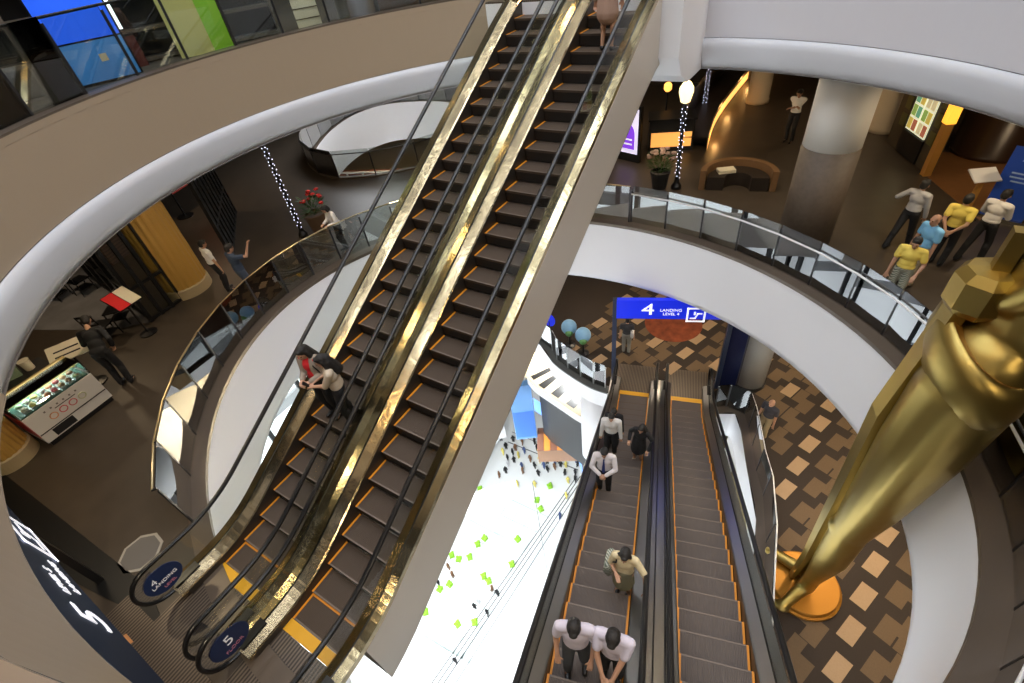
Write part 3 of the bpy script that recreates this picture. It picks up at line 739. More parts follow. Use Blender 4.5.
rider(esc_c, fC, 627, 551, 1.58, 'woman in pale yellow blouse with checked shoulder bag, hand on the handrail', -.1, PALEY, OLIVE, hair='bob', female=True, sleeve='elbow', low='skirt', nod=.4, hands=((.10, .22, 1.18), (-.40, .30, 1.05)), extra=bag((.26, -.05, .95), (.16, .34, .34), CHECK), **near)
rider(esc_c, fC, 574, 616, 1.72, 'man in lilac shirt at the lower left of the escalator, dark trousers, spectacles', .1, LIL, GREYT, low='tucked', sleeve='short', nod=.55, hands=((.22, .18, .90), (-.20, .20, .92)), feet=((.13, .12, 0), (-.10, -.02, 0)), **near)
rider(esc_c, fC, 615, 622, 1.72, 'man in lilac shirt with clasped hands, nearest to the central handrail', -.1, LIL, BLK, low='tucked', sleeve='short', nod=.6, hands=((.06, .32, .99), (-.06, .33, .98)), hint={1: (1, -.3, -.1), -1: (-1, -.3, -.1)}, **near)
# people on the floors
def stand(px, py, z, rz, label, top, bottom, **k):
    p = at(px, py, z); return person(label, (p.x, p.y, z + .004), rz, top, bottom, **k)
cam_az = lambda p: atan2(-p.x, p.y) + pi
stand(257, 300, 0, -.1, 'man in dark blue tee pointing ahead on the left walkway', DKBL, DENIM, h=1.78, hands=((.36, .34, 1.58), (-.27, .08, .82)), hint={1: (.8, -.2, -1)})
stand(229, 290, 0, -.15, 'person in white tee and black trousers beside the man in blue', WSH, BLK, h=1.64)
stand(128, 383, 0, .95, 'person in black leaning over the menu stand near the ice cream counter', BLK, BLK, h=1.78, sleeve='long', lean=(0, .32), nod=.6, hands=((.22, .15, .95), (-.18, .52, 1.05)))
stand(347, 250, 0, pi * .95, 'person in white shirt leaning on the far left railing', WSH, BLK, h=1.6, hair='bob', female=True, sleeve='long', lean=(0, .12), nod=.5, hands=((.12, .36, 1.1), (-.14, .36, 1.1)))
stand(788, 142, 0, pi * .93, 'man in white shirt with folded arms standing in the bar area', WSH, BLK, h=1.74, sleeve='elbow', low='tucked', nod=.35, hands=((-.10, .20, 1.20), (.10, .21, 1.16)))
stand(896, 247, 0, -.55, 'man in pale grey shirt walking away with one arm out', cloth('pale_grey_shirt', (.50, .49, .49)), BLK, h=1.72, low='tucked', sleeve='long', hands=((.24, .12, .85), (-.46, .18, 1.12)), feet=((.1, .25, 0), (-.1, -.28, .03)), nod=.1, hint={-1: (-.6, -1, -.6)})
stand(934, 264, 0, -.4, 'person in mustard yellow shirt seen from behind, hands behind the back', YELC, BLK, h=1.72, low='trousers', hands=((.06, -.22, .95), (-.06, -.22, .93)), hint={1: (1, -.3, 0), -1: (-1, -.3, 0)}, nod=.1)
stand(968, 260, 0, -.6, 'person in white shirt and black trousers facing the blue banner', WSH, BLK, h=1.72, low='tucked', sleeve='long', hands=((.1, .32, 1.1), (-.2, .3, 1.0)), feet=((.16, .1, 0), (-.14, -.2, 0)))
stand(905, 284, 0, pi - .9, 'bald man in sky blue shirt walking along the right railing', SKYB, KHAKI, h=1.72, hair='bald', hairm=mat('grey_hair', (.12, .10, .09), .5), nod=.1)
stand(887, 304, 0, pi - .25, 'man in yellow polo shirt and patterned shorts at the right railing', YELC, CHECK, h=1.66, low='shorts', nod=.3, hands=((.24, .14, .82), (-.24, .22, .95)))
stand(626, 352, Z4, .3, 'person with a white bag walking away below the blue four sign', cloth('dark_tee', (.05, .05, .055)), cloth('pale_trousers', (.30, .29, .26)), h=1.66, extra=bag((.2, -.1, 1.05), (.12, .2, .3), WSH))
stand(761, 436, Z4, pi * .85, 'guard in dark shirt and khaki trousers behind the lower glass railing', cloth('dark_uniform', (.045, .045, .055)), KHAKI, h=1.7, hair='bald', hairm=mat('grey_hair', (.12, .10, .09), .5), nod=.2)
stand(790, 100, 0, .2, 'person in orange top far back behind the bar man', cloth('orange_top', (.55, .30, .08)), KHAKI, h=1.68) if False else None
# ================================================================== STATUE
SB = at(803, 584, Z4 + .1); SB = Vector((SB.x, SB.y, Z4))
stt = thing('statue', 'towering golden statue standing on a round orange base on the patterned carpet', 'statue', tuple(SB))
b = MB(); b.lathe([(.80, 0), (.82, .03), (.82, .10), (.77, .12), (.76, .2), (.74, .23)], n=48); build(b, 'base', GOLDB, stt, False)
t1 = at(768, 549, Z4 + .38) - SB; t2 = at(777, 602, Z4 + .38) - SB; hl = at(806, 577, Z4 + .5) - SB
b = MB()
for s, toe in ((1, t1), (-1, t2)):
    hx = (hl.x + .04, hl.y + s * .17); 
    b.cone2((hx[0], hx[1], .40), (toe.x + .12, toe.y, .34), .17, .12); b.ball((toe.x + .12, toe.y, .32), (.19, .15, .09), 8)
    ch = [(hx[0], hx[1], .42, .19), (hx[0] + .02, s * .19, .95, .18), (.10, s * .22, 2.1, .31), (.08, s * .24, 3.3, .33), (.14, s * .28, 4.6, .45), (.18, s * .32, 6.2, .56), (.22, s * .34, 7.6, .60)]
    for p, q in zip(ch, ch[1:]): b.cone2(p[:3], q[:3], p[3], q[3], 16)
    b.ball((-.12, s * .24, 3.35), (.19, .19, .3), 10)
    b.cone2((.75, s * .95, 11.8), (.72, s * .95, 10.3), .34, .28); b.cone2((.72, s * .95, 10.3), (.12, s * .30, 9.0), .27, .20)
b.ball((.22, 0, 7.9), (.60, .80, .75), 14); b.cone2((.42, 0, 8.2), (.80, 0, 11.4), .52, .74, 20)
b.cone2((.8, .8, 11.8), (.8, -.8, 11.8), .42, .42); b.cone2((.8, 0, 12.0), (.78, 0, 12.8), .34, .32); b.ball((.7, 0, 13.4), (.5, .42, .62), 12)
o = remesh(b, 'body', GOLD, .045, stt, 3)
b = MB(); rows = []
for z, x, w, t in ((.36, -.30, .12, .06), (1.5, -.26, .16, .09), (4.0, -.34, .22, .12), (6.5, -.44, .27, .13), (8.7, -.30, .28, .12)):
    rows.append([(x - t, 0, z), (x - t * .3, w, z), (x + t, w * .9, z), (x + t, -w * .9, z), (x - t * .3, -w, z)])
b.grid(rows, closed=True); b.f.append([0, 1, 2, 3, 4]); b.m.append(0); b.f.append([20, 21, 22, 23, 24]); b.m.append(0)
build(b, 'staff', GOLD, stt, fix=True)
b = MB(); b.lathe([(.28, 0), (.36, .12), (.36, .5), (.28, .62), (.05, .65)], (-.14, -.05, 8.62), 8); build(b, 'fist', GOLD, stt)
b = MB(); b.box((-.12, -.05, 9.5), (.17, .17, .55)); build(b, 'staff_knob', GOLD, stt)
def sash(prof, nm, m):
    rows = []
    for k in range(48):
        a = 2 * pi * k / 48; ca, sa = cos(a), sin(a); dz = -.30 * ca + .10 * sa
        rows.append([(.23 + r * ca * .58, r * sa * .84, z + dz) for r, z in prof])
    b = MB(); b.grid(rows, wrap=True); build(b, nm, m, stt, True)
sash([(.96, 7.45), (1.10, 7.55), (1.16, 7.8), (1.12, 8.1), (1.02, 8.26), (.94, 8.28)], 'sash', GOLD)
sash([(.95, 8.285), (.72, 8.2), (.66, 8.0)], 'sash_rim', GOLDB)
# ================================================================== SIGNS
SIGNB = mat('blue_sign', (.01, .03, .75), .35, emit=(.01, .03, .9), es=.42)
SIGND = mat('dark_blue_sign', (.008, .02, .05), .6, spec=.15)
LIT = mat('lit_lettering', (.9, .9, .95), .5, emit=(.95, .95, 1), es=.75)
def on_y(px, py, y): d = ray(px, py); return CAM + d * (y / d.y)
t = thing('hanging_sign', 'dark navy level five sign under the near level six edge', 'sign', (-6, -.98, 2.6))
build(MB().box((-6.1, -1.0, 3.35), (5.2, .22, 1.62)), 'sign_box', SIGND, t, world=True)
for x in (-8.3, -4.1): build(MB().box((x, -1.12, 1.75), (.12, .1, 3.5)), 'post', BLACK, t, world=True)
q4 = [at(*p_) for p_ in [(102, 652), (127, 634), (134, 642), (110, 662)]]; fm = MB().prism([(p_.x - q4[0].x, p_.y - q4[0].y) for p_ in q4], 0, .02); solo(fm, 'floor_marker', mat('orange_strip', (.55, .26, .10), .5), 'short orange strip on the floor under the navy level five sign', 'floor marker', (q4[0].x, q4[0].y, .002))
def sign_text(s, px, py, size, y=-.88, sx=1.):
    p = on_y(px, py, y); q = XF[t.name].inverted() @ p
    return text(s, 'lettering', size, t, Matrix.Translation(q) @ Matrix(((-1, 0, 0, 0), (0, 0, 1, 0), (0, 1, 0, 0), (0, 0, 0, 1))), LIT, .004, sx=sx)
sign_text('5', 93, 618, .60, sx=1.25); sign_text('LANDING', 64, 577, .15); sign_text('LEVEL 5', 57, 580, .15)
def icon(parent, m, M, s):   # escalator pictogram: open frame, a stair run and a figure
    b = MB()
    for x0, y0, x1, y1 in ((-.5, -.5, .5, -.4), (-.5, .4, .5, .5), (-.5, -.5, -.4, .5), (.4, -.5, .5, .5), (-.3, -.28, -.05, -.2), (.1, .05, .32, .13), (-.12, .0, -.02, .22)):
        b.extr([(x0 * s, y0 * s, 0), (x1 * s, y0 * s, 0), (x1 * s, y1 * s, 0), (x0 * s, y1 * s, 0)], (0, 0, .006))
    b.extr([(-.08 * s, -.28 * s, 0), (.0, -.28 * s, 0), (.14 * s, .13 * s, 0), (.06 * s, .13 * s, 0)], (0, 0, .006))
    for i in range(len(b.v)): b.v[i] = M @ b.v[i]
    build(b, 'pictogram', m, parent)
q = XF[t.name].inverted() @ on_y(27, 535, -.88)
icon(t, LIT, Matrix.Translation(q) @ Matrix(((-1, 0, 0, 0), (0, 0, 1, 0), (0, 1, 0, 0), (0, 0, 0, 1))) @ Matrix.Diagonal((1.6, 1, 1, 1)), .5)
pl = at(613, 384, Z4); pr = at(716, 388, Z4)
zt, zb = min(-1.97, vert(620, 294, pl.x, pl.y)), vert(619, 317, pl.x, pl.y); print('sign4', zt, zb, vert(620, 294, pl.x, pl.y))
dv = (pr - pl); Ls = dv.length; rz4 = atan2(dv.y, dv.x); pr2 = pl + dv
t4 = thing('gantry_sign', 'bright blue level four sign on two posts above the lower landing', 'sign', (pl.x, pl.y, Z4), rz4)
build(MB().box((Ls / 2 + .2, 0, (zt + zb) / 2 - Z4), (Ls + .3, .14, zt - zb)), 'sign_panel', SIGNB, t4)
for x in (0, Ls): build(MB().box((x, .02, (zt - Z4) / 2), (.14, .12, zt - Z4)), 'post', mat('navy_post', (.015, .025, .06), .35), t4); 
def pl4(px, py):   # pixel -> sign plane (local x, z)
    inv = XF[t4.name].inverted(); o_ = inv @ CAM; d = inv.to_3x3() @ ray(px, py); k = (-.075 - o_.y) / d.y; return o_ + d * k
M4 = Matrix(((1, 0, 0, 0), (0, 0, -1, 0), (0, 1, 0, 0), (0, 0, 0, 1)))
text('4', 'lettering', .62, t4, Matrix.Translation(pl4(648, 310)) @ M4, LIT, .003, sx=1.3)
text('LANDING', 'lettering', .145, t4, Matrix.Translation(pl4(671, 310.5)) @ M4, LIT, .003)
text('LEVEL 4', 'lettering', .145, t4, Matrix.Translation(pl4(671, 314.2)) @ M4, LIT, .003)
icon(t4, LIT, Matrix.Translation(pl4(696, 315)) @ M4, .55)
# round rug below the sign
p = at(672, 326, Z4); b = MB(); b.lathe([(1.1, 0), (1.1, .012), (.9, .013)], n=40)
rg = solo(b, 'rug', mat('red_rug', (.20, .045, .015), .9, noise=(3, .9)), 'round rust red rug on the patterned carpet behind the blue sign', 'rug', (p.x, p.y + .15, Z4 + .013))
# ================================================================== LEVEL FIVE, LEFT WALKWAY
YCOL = stripes('ribbed_ochre', (.50, .29, .055), (.36, .20, .035), 'X', 1, .5)
def ribbed(name, label, c, r, h, z=0., plinth=True):
    T = thing(name, label, 'column', (c[0], c[1], z))
    b = MB(); n = 96; rows = []
    for zz in (.32 if plinth else 0, h): rows.append([((r + .018 * (k % 4 in (0, 1))) * cos(2 * pi * k / n) for _ in (0,)).__next__() for k in range(0)])
    rows = [[((r + (.02 if k % 4 < 2 else 0)) * cos(2 * pi * k / n), (r + (.02 if k % 4 < 2 else 0)) * sin(2 * pi * k / n), zz) for k in range(n)] for zz in (.3, h)]
    b.grid(rows, closed=True); build(b, 'shaft', mat('ochre_cladding', (.46, .27, .06), .5), T)
    build(MB().lathe([(r + .05, 0), (r + .05, .28), (r + .02, .31)], n=40), 'plinth', mat('sand_plinth', (.42, .33, .19), .6), T)
    return T
pa, pb_ = at(178, 302), at(213, 281)
ribbed('column', 'yellow ribbed round column behind the walking pair on the left walkway', ((pa.x + pb_.x) / 2 - .38, (pa.y + pb_.y) / 2), .62, 4.1)
pc = at(14, 458); ribbed('column', 'yellow column cut by the left photo edge beside the ice cream counter', (pc.x, pc.y), .42, 4.1)
# shopfront left of the ribbed column
def frame_wall(name, label, a, b2, h, nb, z=0., m=None, glassm=None, rails=(.02, 1.0, 2.6)):
    a = Vector((a[0], a[1], z)); b2 = Vector((b2[0], b2[1], z)); d = b2 - a; L = d.length
    T = thing(name, label, 'shopfront', tuple(a), atan2(d.y, d.x)); m = m or BLACK
    for k in range(nb + 1): build(MB().box((L * k / nb, 0, h / 2), (.09, .1, h)), 'mullion', m, T)
    for zz in rails + (h - .05,): build(MB().box((L / 2, 0, zz + .04), (L, .08, .08)), 'rail', m, T)
    for k in range(nb): build(MB().box((L * (k + .5) / nb, 0, h / 2), (L / nb - .1, .012, h - .1)), 'pane', glassm or GLASS2, T)
    return T
a_, b_ = at(152, 321), at(183, 300)
frame_wall('shopfront', 'black framed glass shopfront beside the yellow ribbed column', a_, b_, 4.0, 3)
a_, b_ = at(152, 321), at(118, 262)
frame_wall('shopfront', 'black framed glass shopfront running back behind the dark chairs', (a_.x, a_.y), (a_.x - 4.5, a_.y + .4), 4.0, 4)
a_ = at(213, 250); frame_wall('shopfront', 'black louvred screen beyond the yellow ribbed column', (-15.6, 6.4), (-18.6, 8.6), 3.6, 8, glassm=DARK)
# pale polished café floor
pp = [at(*p_) for p_ in [(30, 330), (112, 330), (150, 322), (95, 245), (40, 250)]]
struct(MB().prism([(p_.x, p_.y) for p_ in pp], 0, .006), 'floor.008', mat('polished_concrete', (.22, .22, .24), .18, noise=(1.3, .5)))
p = at(212, 215); b = MB(); b.grid([[(.09 * sin(k * 1.3), -.5 + k * .1, z) for k in range(11)] for z in (0, 1.2, 2.6)]); 
hb = MB(); hb.extr([(.0, -.5, .9), (.0, .5, .9), (.0, .5, 3.6), (.0, -.5, 3.6)], (.03, 0, 0))
T = thing('banner', 'hanging red cloth banner at the back of the left walkway', 'banner', (p.x - 1.2, p.y, 0), .3); build(hb, 'cloth', mat('red_cloth', (.45, .03, .015), .7), T, fix=True); build(MB().box((0, 0, 3.62), (.05, 1.1, .05)), 'rod', BLACK, T); build(MB().box((0, -.48, 1.8), (.05, .05, 3.6)), 'pole', BLACK, T); build(MB().lathe([(.3, 0), (.3, .03), (.04, .05)], (0, -.48, 0), 20), 'foot', BLACK, T)
b = MB().box((0, 0, 1.25), (.2, 2.4, 2.5)); solo(b, 'brick_wall', stripes('brick_pattern', (.16, .09, .06), (.10, .06, .045), 'Z', 3, .7), 'rust brick wall panel beside the hanging red banner', 'wall panel', (p.x - .6, p.y - 2.6, 0), .35)
# lamp post wound with fairy lights
FAIRY = mat('fairy_lights', (.7, .7, 1), .5, emit=(.75, .75, 1), es=4)
def fairy_post(label, c, h, lamp=False, z=0.):
    T = thing('lamp_post', label, 'lamp post', (c[0], c[1], z), group=None)
    build(MB().lathe([(.16, 0), (.16, .1), (.09, .2), (.055, .5), (.055, h)], n=14), 'pole', BLACK, T)
    b = MB()
    for k in range(int(h * 26)):
        a = k * 2.4; zz = .35 + k / 26.
        if zz > h - .1: break
        b.ball((.075 * cos(a), .075 * sin(a), zz), .013, 3)
    o = build(b, 'light_string', FAIRY, T); o['kind'] = 'stuff'
    if lamp:
        build(MB().lathe([(.05, h), (.13, h + .04), (.2, h + .3), (.19, h + .42), (.1, h + .56), (.03, h + .6)], n=20), 'lamp_globe', mat('lamp_glow', (1, .9, .6), .4, emit=(1, .78, .36), es=2.2), T, True)
        L = bpy.data.lights.new('bulb', 'POINT'); L.energy = 45; L.color = (1, .75, .4); L.shadow_soft_size = .25; lo = bpy.data.objects.new('bulb', L); COL.objects.link(lo); lo.parent = T; lo.location = (0, 0, h + .95)
    else:
        build(MB().lathe([(.05, h), (.12, h + .05), (.12, h + .3), (.02, h + .36)], n=14), 'lamp_head', DARK, T)
p = at(304, 236); fairy_post('dark post wound with fairy lights beside the red flower pot', (p.x, p.y), 3.5)
# planters
def planter(label, c, r, h, flower, nfl, potm, spread=.45, rr=.07, z=0.):
    T = thing('flower_pot', label, 'plant', (c[0], c[1], z))
    build(MB().lathe([(r * .75, 0), (r, h), (r * 1.06, h), (r * 1.06, h + .05), (r * .9, h + .05), (r * .88, h - .04)], n=24), 'pot', potm, T)
    lf = MB(); rnd = random.Random(nfl)
    for k in range(90):
        a = rnd.uniform(0, 2 * pi); q = rnd.uniform(.1, 1) ** .6 * spread; zz = h + .1 + rnd.uniform(0, .5); 
        c_ = Vector((q * cos(a), q * sin(a), zz)); d = Vector((cos(a), sin(a), rnd.uniform(-.2, .8))).normalized() * .14; sd = Vector((-sin(a), cos(a), 0)) * .045
        lf.add([c_ - d, c_ + sd, c_ + d, c_ - sd], [(0, 1, 2, 3)])
        if k % 6 == 0: lf.tube([(0, 0, h - .02), tuple(c_)], .006, 4)
    o = build(lf, 'foliage', mat('dark_leaves', (.03, .075, .02), .6), T)
    for k in range(nfl):
        a = rnd.uniform(0, 2 * pi); q = rnd.uniform(0, 1) ** .5 * spread
        fl = MB(); c_ = Vector((q * cos(a), q * sin(a), h + .35 + rnd.uniform(0, .35)))
        for j in range(6):
            e = 2 * pi * j / 6; fl.ball(c_ + Vector((cos(e), sin(e), .1)) * rr * .6, rr * .55, 4)
        fl.ball(c_ + Vector((0, 0, .02)), rr * .5, 4)
        build(fl, 'flower', flower, T, True)
p = at(321, 229); planter('pot of red flowers on the far left walkway', (p.x, p.y), .36, .55, mat('red_petals', (.55, .02, .02), .6), 12, mat('brown_pot', (.10, .06, .035), .6))
# café furniture
def chair(label, c, rz, group=None):
    T = thing('cafe_chair', label, 'chair', (c[0], c[1], 0), rz, group)
    build(MB().box((0, 0, .46), (.44, .44, .04)), 'seat', BLACK, T)
    for sx in (-1, 1):
        build(MB().tube([(sx * .2, .2, 0), (sx * .2, .19, .45)], .018, 6), 'leg', BLACK, T); build(MB().tube([(sx * .2, -.24, 0), (sx * .2, -.2, .45), (sx * .2, -.27, .95)], .018, 6), 'leg', BLACK, T)
    for z in (.62, .76, .9): build(MB().box((0, -.235, z), (.4, .025, .06)), 'back_slat', BLACK, T)
    for z in (.2,): build(MB().box((0, 0, z), (.4, .4, .025)), 'stretcher', BLACK, T)
for px, py, rz, lb in ((112, 338, .6, 'black slatted chair under the red and white menu stand'), (124, 322, 2.4, 'black slatted chair between the menu stand and the shopfront'), (88, 292, .2, 'black slatted chair farther back on the pale café floor'), (62, 298, 1.9, 'black slatted chair nearest the level six edge on the pale café floor')):
    p = at(px, py); chair(lb, (p.x, p.y), rz)
def menu_stand(label, c, rz, m1, m2, h=1.15, w=.62):
    T = thing('menu_stand', label, 'menu stand', (c[0], c[1], 0), rz)
    build(MB().lathe([(.22, 0), (.22, .03), (.03, .06)], n=18), 'base', BLACK, T); build(MB().tube([(0, 0, .04), (0, 0, h - .05)], .025, 8), 'post', BLACK, T)
    R = Matrix.Rotation(radians(28), 3, 'X')
    build(MB().box((0, .0, h), (w, .62, .03), M=R), 'board', BLACK, T)
    build(MB().box(Vector((-w * .25, 0, h)) + R @ Vector((0, 0, .02)), (w * .47, .58, .012), M=R), 'page', m1, T)
    build(MB().box(Vector((w * .25, 0, h)) + R @ Vector((0, 0, .02)), (w * .47, .58, .012), M=R), 'page', m2, T)
PAPER = mat('cream_paper', (.75, .68, .52), .7); REDP = mat('red_paper', (.65, .015, .02), .6)
p = at(149, 333); menu_stand('menu stand with one red and one cream page by the shopfront', (p.x, p.y), pi * .55, REDP, PAPER, 1.15, .62)
p = at(98, 382); 
T = thing('menu_stand', 'cream menu board with dark lines in front of the leaning person', 'menu stand', (p.x, p.y, 0), 1.2)
build(MB().lathe([(.22, 0), (.22, .03), (.03, .06)], n=18), 'base', BLACK, T); build(MB().tube([(0, 0, .04), (0, 0, 1.0)], .025, 8), 'post', BLACK, T)
Rm = Matrix.Rotation(radians(25), 3, 'X'); build(MB().box((0, 0, 1.05), (.75, .5, .03), M=Rm), 'board', PAPER, T)
for k in (-.1, .05): build(MB().box(Vector((0, 0, 1.05)) + Rm @ Vector((0, k, .018)), (.5, .035, .006), M=Rm), 'printed_line', BLACK, T)
# ice cream counter
p0, p1 = at(53, 447), at(116, 399)
d = (p1 - p0); Lc = d.length; rzc = atan2(d.y, d.x)
T = thing('ice_cream_counter', 'white and red ice cream display counter with lit glass top', 'counter', (p0.x, p0.y, 0), rzc)
WHC = mat('counter_white', (.70, .67, .64), .35); RDC = mat('counter_red', (.45, .02, .03), .35)
D = .85
build(MB().extr([(0, 0, .12), (0, 0, .85), (0, D, .85), (0, D, .12)], (Lc, 0, 0)), 'cabinet', WHC, T, fix=True)
build(MB().box((Lc / 2, D / 2, .06), (Lc - .06, D - .06, .12)), 'toe_kick', BLACK, T)
build(MB().box((-.006, D / 2, .55), (.012, D - .04, .5)), 'end_panel', RDC, T)
build(MB().box((Lc * .3, -.004, .24), (Lc * .3, .01, .18)), 'vent_grille', DARK, T)
build(MB().box((Lc / 2, -.004, .36), (Lc - .02, .008, .02)), 'trim_line', BLACK, T)
tp = build(MB().box((Lc / 2, D * .5, .86), (Lc - .08, D - .1, .03)), 'tray_bed', mat('teal_tray', (.10, .25, .22), .4), T)
cols = [(.75, .72, .6), (.6, .25, .12), (.25, .12, .06), (.7, .6, .2), (.55, .1, .12), (.45, .6, .4), (.75, .7, .7), (.5, .3, .15)]
for i in range(8):
    for j in range(2):
        cx = .12 + (Lc - .24) * (i + .5) / 8; cy = .18 + j * .24
        o = build(MB().box((cx, cy, .89), ((Lc - .3) / 8 - .02, .2, .05)), 'tub', mat('steel_tub', (.6, .62, .6), .3, .8), T)
        build(MB().ball((cx, cy, .92), ((Lc - .3) / 18, .085, .05), 6), 'scoop', mat('gelato_%d' % ((i * 3 + j * 5) % 8), cols[(i * 3 + j * 5) % 8], .6), o, True)
build(MB().extr([(0, .02, .86), (0, .12, 1.16), (0, .13, 1.16), (0, .03, .86)], (Lc, 0, 0)), 'front_glass', GLASS, T, fix=True)
build(MB().box((Lc / 2, .36, 1.165), (Lc, .48, .012)), 'top_glass', GLASS, T)
for x in (0, Lc): build(MB().box((x, .35, 1.0), (.02, .6, .3)), 'side_glass', GLASS, T)
build(MB().box((Lc / 2, .68, 1.0), (Lc, .06, .36)), 'back_frame', mat('gold_frame', (.55, .38, .14), .4), T)
build(MB().tube([(.12, .58, 1.13), (Lc - .12, .58, 1.13)], .03, 8), 'light_tube', mat('cool_tube', (1, 1, 1), .5, emit=(.9, 1, 1), es=2.0), T)
Lg = bpy.data.lights.new('counter_light', 'AREA'); Lg.shape = 'RECTANGLE'; Lg.size = Lc - .3; Lg.size_y = .06; Lg.energy = 10; Lg.color = (.85, 1, .95); lo = bpy.data.objects.new('counter_light', Lg); COL.objects.link(lo); lo.parent = T; lo.location = (Lc / 2, .5, 1.1)
for i, cc in enumerate([(.7, .35, .2), (.6, .12, .15), (.6, .12, .15), (.5, .5, .3)]):
    b = MB(); b.tube([(Lc * (.30 + .14 * i) + .07 * cos(a), -.006, .56 + .07 * sin(a)) for a in [2 * pi * k / 20 for k in range(21)]], .011, 5)
    build(b, 'round_logo', mat('logo_%d' % i, cc, .5), T)
for i in range(6): build(MB().box((Lc * (.25 + .09 * i), -.005, .74), (.035, .008, .035)), 'printed_letter', mat('logo_grey', (.2, .18, .17), .5), T)
build(MB().box((Lc * .52, -.005, .68), (Lc * .3, .008, .014)), 'printed_line', BLACK, T)
Tb = T
def onc(x, y, z=0.): q = XF[Tb.name] @ Vector((x, y, z)); return (q.x, q.y, q.z)
# work table behind the counter, with the things on it
c0 = onc(Lc * .35, D + .75)
T = thing('work_table', 'dark work table behind the ice cream counter', 'table', c0, rzc)
build(MB().box((0, 0, .88), (1.6, .6, .04)), 'table_top', DARK, T)
for sx in (-.75, .75):
    for sy in (-.26, .26): build(MB().box((sx, sy, .43), (.05, .05, .86)), 'leg', BLACK, T)
def ontab(x, y): q = XF[T.name] @ Vector((x, y, .902)); return (q.x, q.y, q.z)
def cash(label, c, rz):
    K = thing('cash_register', label, 'cash register', c, rz)
    build(MB().box((0, 0, .06), (.4, .36, .12)), 'drawer_box', BLACK, K); build(MB().extr([(-.19, -.16, .12), (-.19, .16, .12), (-.19, .16, .26), (-.19, -.16, .17)], (.38, 0, 0)), 'keyboard_body', DARK, K, fix=True); build(MB().box((0, .12, .36), (.3, .03, .2), M=Matrix.Rotation(radians(-20), 3, 'X')), 'screen', mat('pale_screen', (.5, .52, .5), .3), K)
cash('black cash register with a pale screen on the table behind the counter', ontab(-.25, 0), rzc)
b = MB(); b.box((0, 0, .14), (.34, .26, .28)); bx = solo(b, 'carton', mat('orange_carton', (.60, .30, .10), .7), 'orange cardboard carton beside the cash register', 'carton', ontab(-.62, -.02), rzc + .2)
b = MB(); b.box((0, 0, .1), (.3, .22, .2)); b.box((0, 0, .205), (.31, .23, .012)); solo(b, 'carton', mat('green_carton', (.25, .34, .22), .7), 'pale green carton at the far side of the cash register', 'carton', ontab(.2, .1), rzc - .3)
b = MB(); b.lathe([(.09, 0), (.11, .24), (.115, .25)], n=18); solo(b, 'cup_stack', PAPER, 'white paper cup stack on the table behind the counter', 'cups', ontab(.5, 0), 0)
p = at(141, 553); b = MB(); n = 8
T = thing('floor_hatch', 'grey octagonal mat with a pale border at the escalator foot', 'mat', (p.x, p.y, 0), .3)
build(MB().prism([(.36 * cos(2 * pi * k / 8), .36 * sin(2 * pi * k / 8)) for k in range(8)], 0, .012), 'border', mat('pale_border', (.36, .33, .28), .5), T); build(MB().prism([(.31 * cos(2 * pi * k / 8), .31 * sin(2 * pi * k / 8)) for k in range(8)], .012, .016), 'panel', mat('mat_grey', (.13, .12, .11), .6), T)
q = [at(*p_) for p_ in [(-20, 455), (150, 588), (165, 628), (60, 575), (-20, 510)]]
struct(MB().prism([(p_.x, p_.y) for p_ in q], 0, .012), 'trim_14', mat('black_floor_band', (.006, .006, .006), .5))  # flat black band on the floor
struct(MB().box((-5.3, -2.6, .008), (4.6, 3.2, .012)), 'floor.009', PLATE)
p = at(420, 101); T = thing('low_wall', 'curved amber lit low wall beyond the rear opening', 'low wall', (p.x, p.y, 0))
q = catmull([at(*p_) for p_ in [(385, 101), (400, 96), (420, 92), (450, 89), (480, 88)]], 5, False); q = [(v_.x, v_.y) for v_ in q]; qo = offs(q, .5)
build(MB().grid([[(*v_, 0) for v_ in q], [(*v_, .5) for v_ in q], [(*v_, .5) for v_ in qo], [(*v_, 0) for v_ in qo]]), 'wall_body', mat('amber_plaster', (.62, .36, .08), .4), T, world=True)
build(MB().grid([[(*v_, .5) for v_ in q], [(*v_, .56) for v_ in q], [(*v_, .56) for v_ in qo], [(*v_, .5) for v_ in qo]]), 'coping', mat('gold_frame', (.55, .38, .14), .4), T, world=True)
# book racks and tan floor of level four, through the rear opening
pk = at(385, 193, Z4)
T = thing('book_rack', 'white arched magazine rack with blue covers seen through the rear opening', 'rack', (pk.x, pk.y, Z4), atan2(at(430, 190, Z4).y - at(345, 192, Z4).y, at(430, 190, Z4).x - at(345, 192, Z4).x))
Lr = (at(432, 190, Z4) - at(338, 192, Z4)).length
build(MB().box((0, .3, .7), (Lr, .5, 1.4)), 'back_panel', mat('rust_panel', (.30, .10, .06), .6), T)
build(MB().box((0, .0, .05), (Lr, .1, .1)), 'base_rail', WHITE, T); build(MB().box((0, .0, 1.45), (Lr, .12, .1)), 'top_rail', WHITE, T)
for k in range(7): build(MB().box((-Lr / 2 + Lr * k / 6, .0, .75), (.09, .1, 1.4)), 'upright', WHITE, T)
cc = [(.10, .16, .10), (.03, .05, .45), (.10, .20, .65), (.12, .14, .10), (.06, .12, .10), (.15, .30, .35)]
for k in range(6): build(MB().box((-Lr / 2 + Lr * (k + .5) / 6, .03, .75), (Lr / 6 - .25, .04, 1.0)), 'cover', mat('cover_%d' % k, cc[k], .5), T)
struct(MB().poly_hole([(-34, 12), (-12, 12), (-12, 38), (-34, 38)], [], Z4 + .01), 'floor.010', mat('tan_floor', (.40, .29, .15), .5))
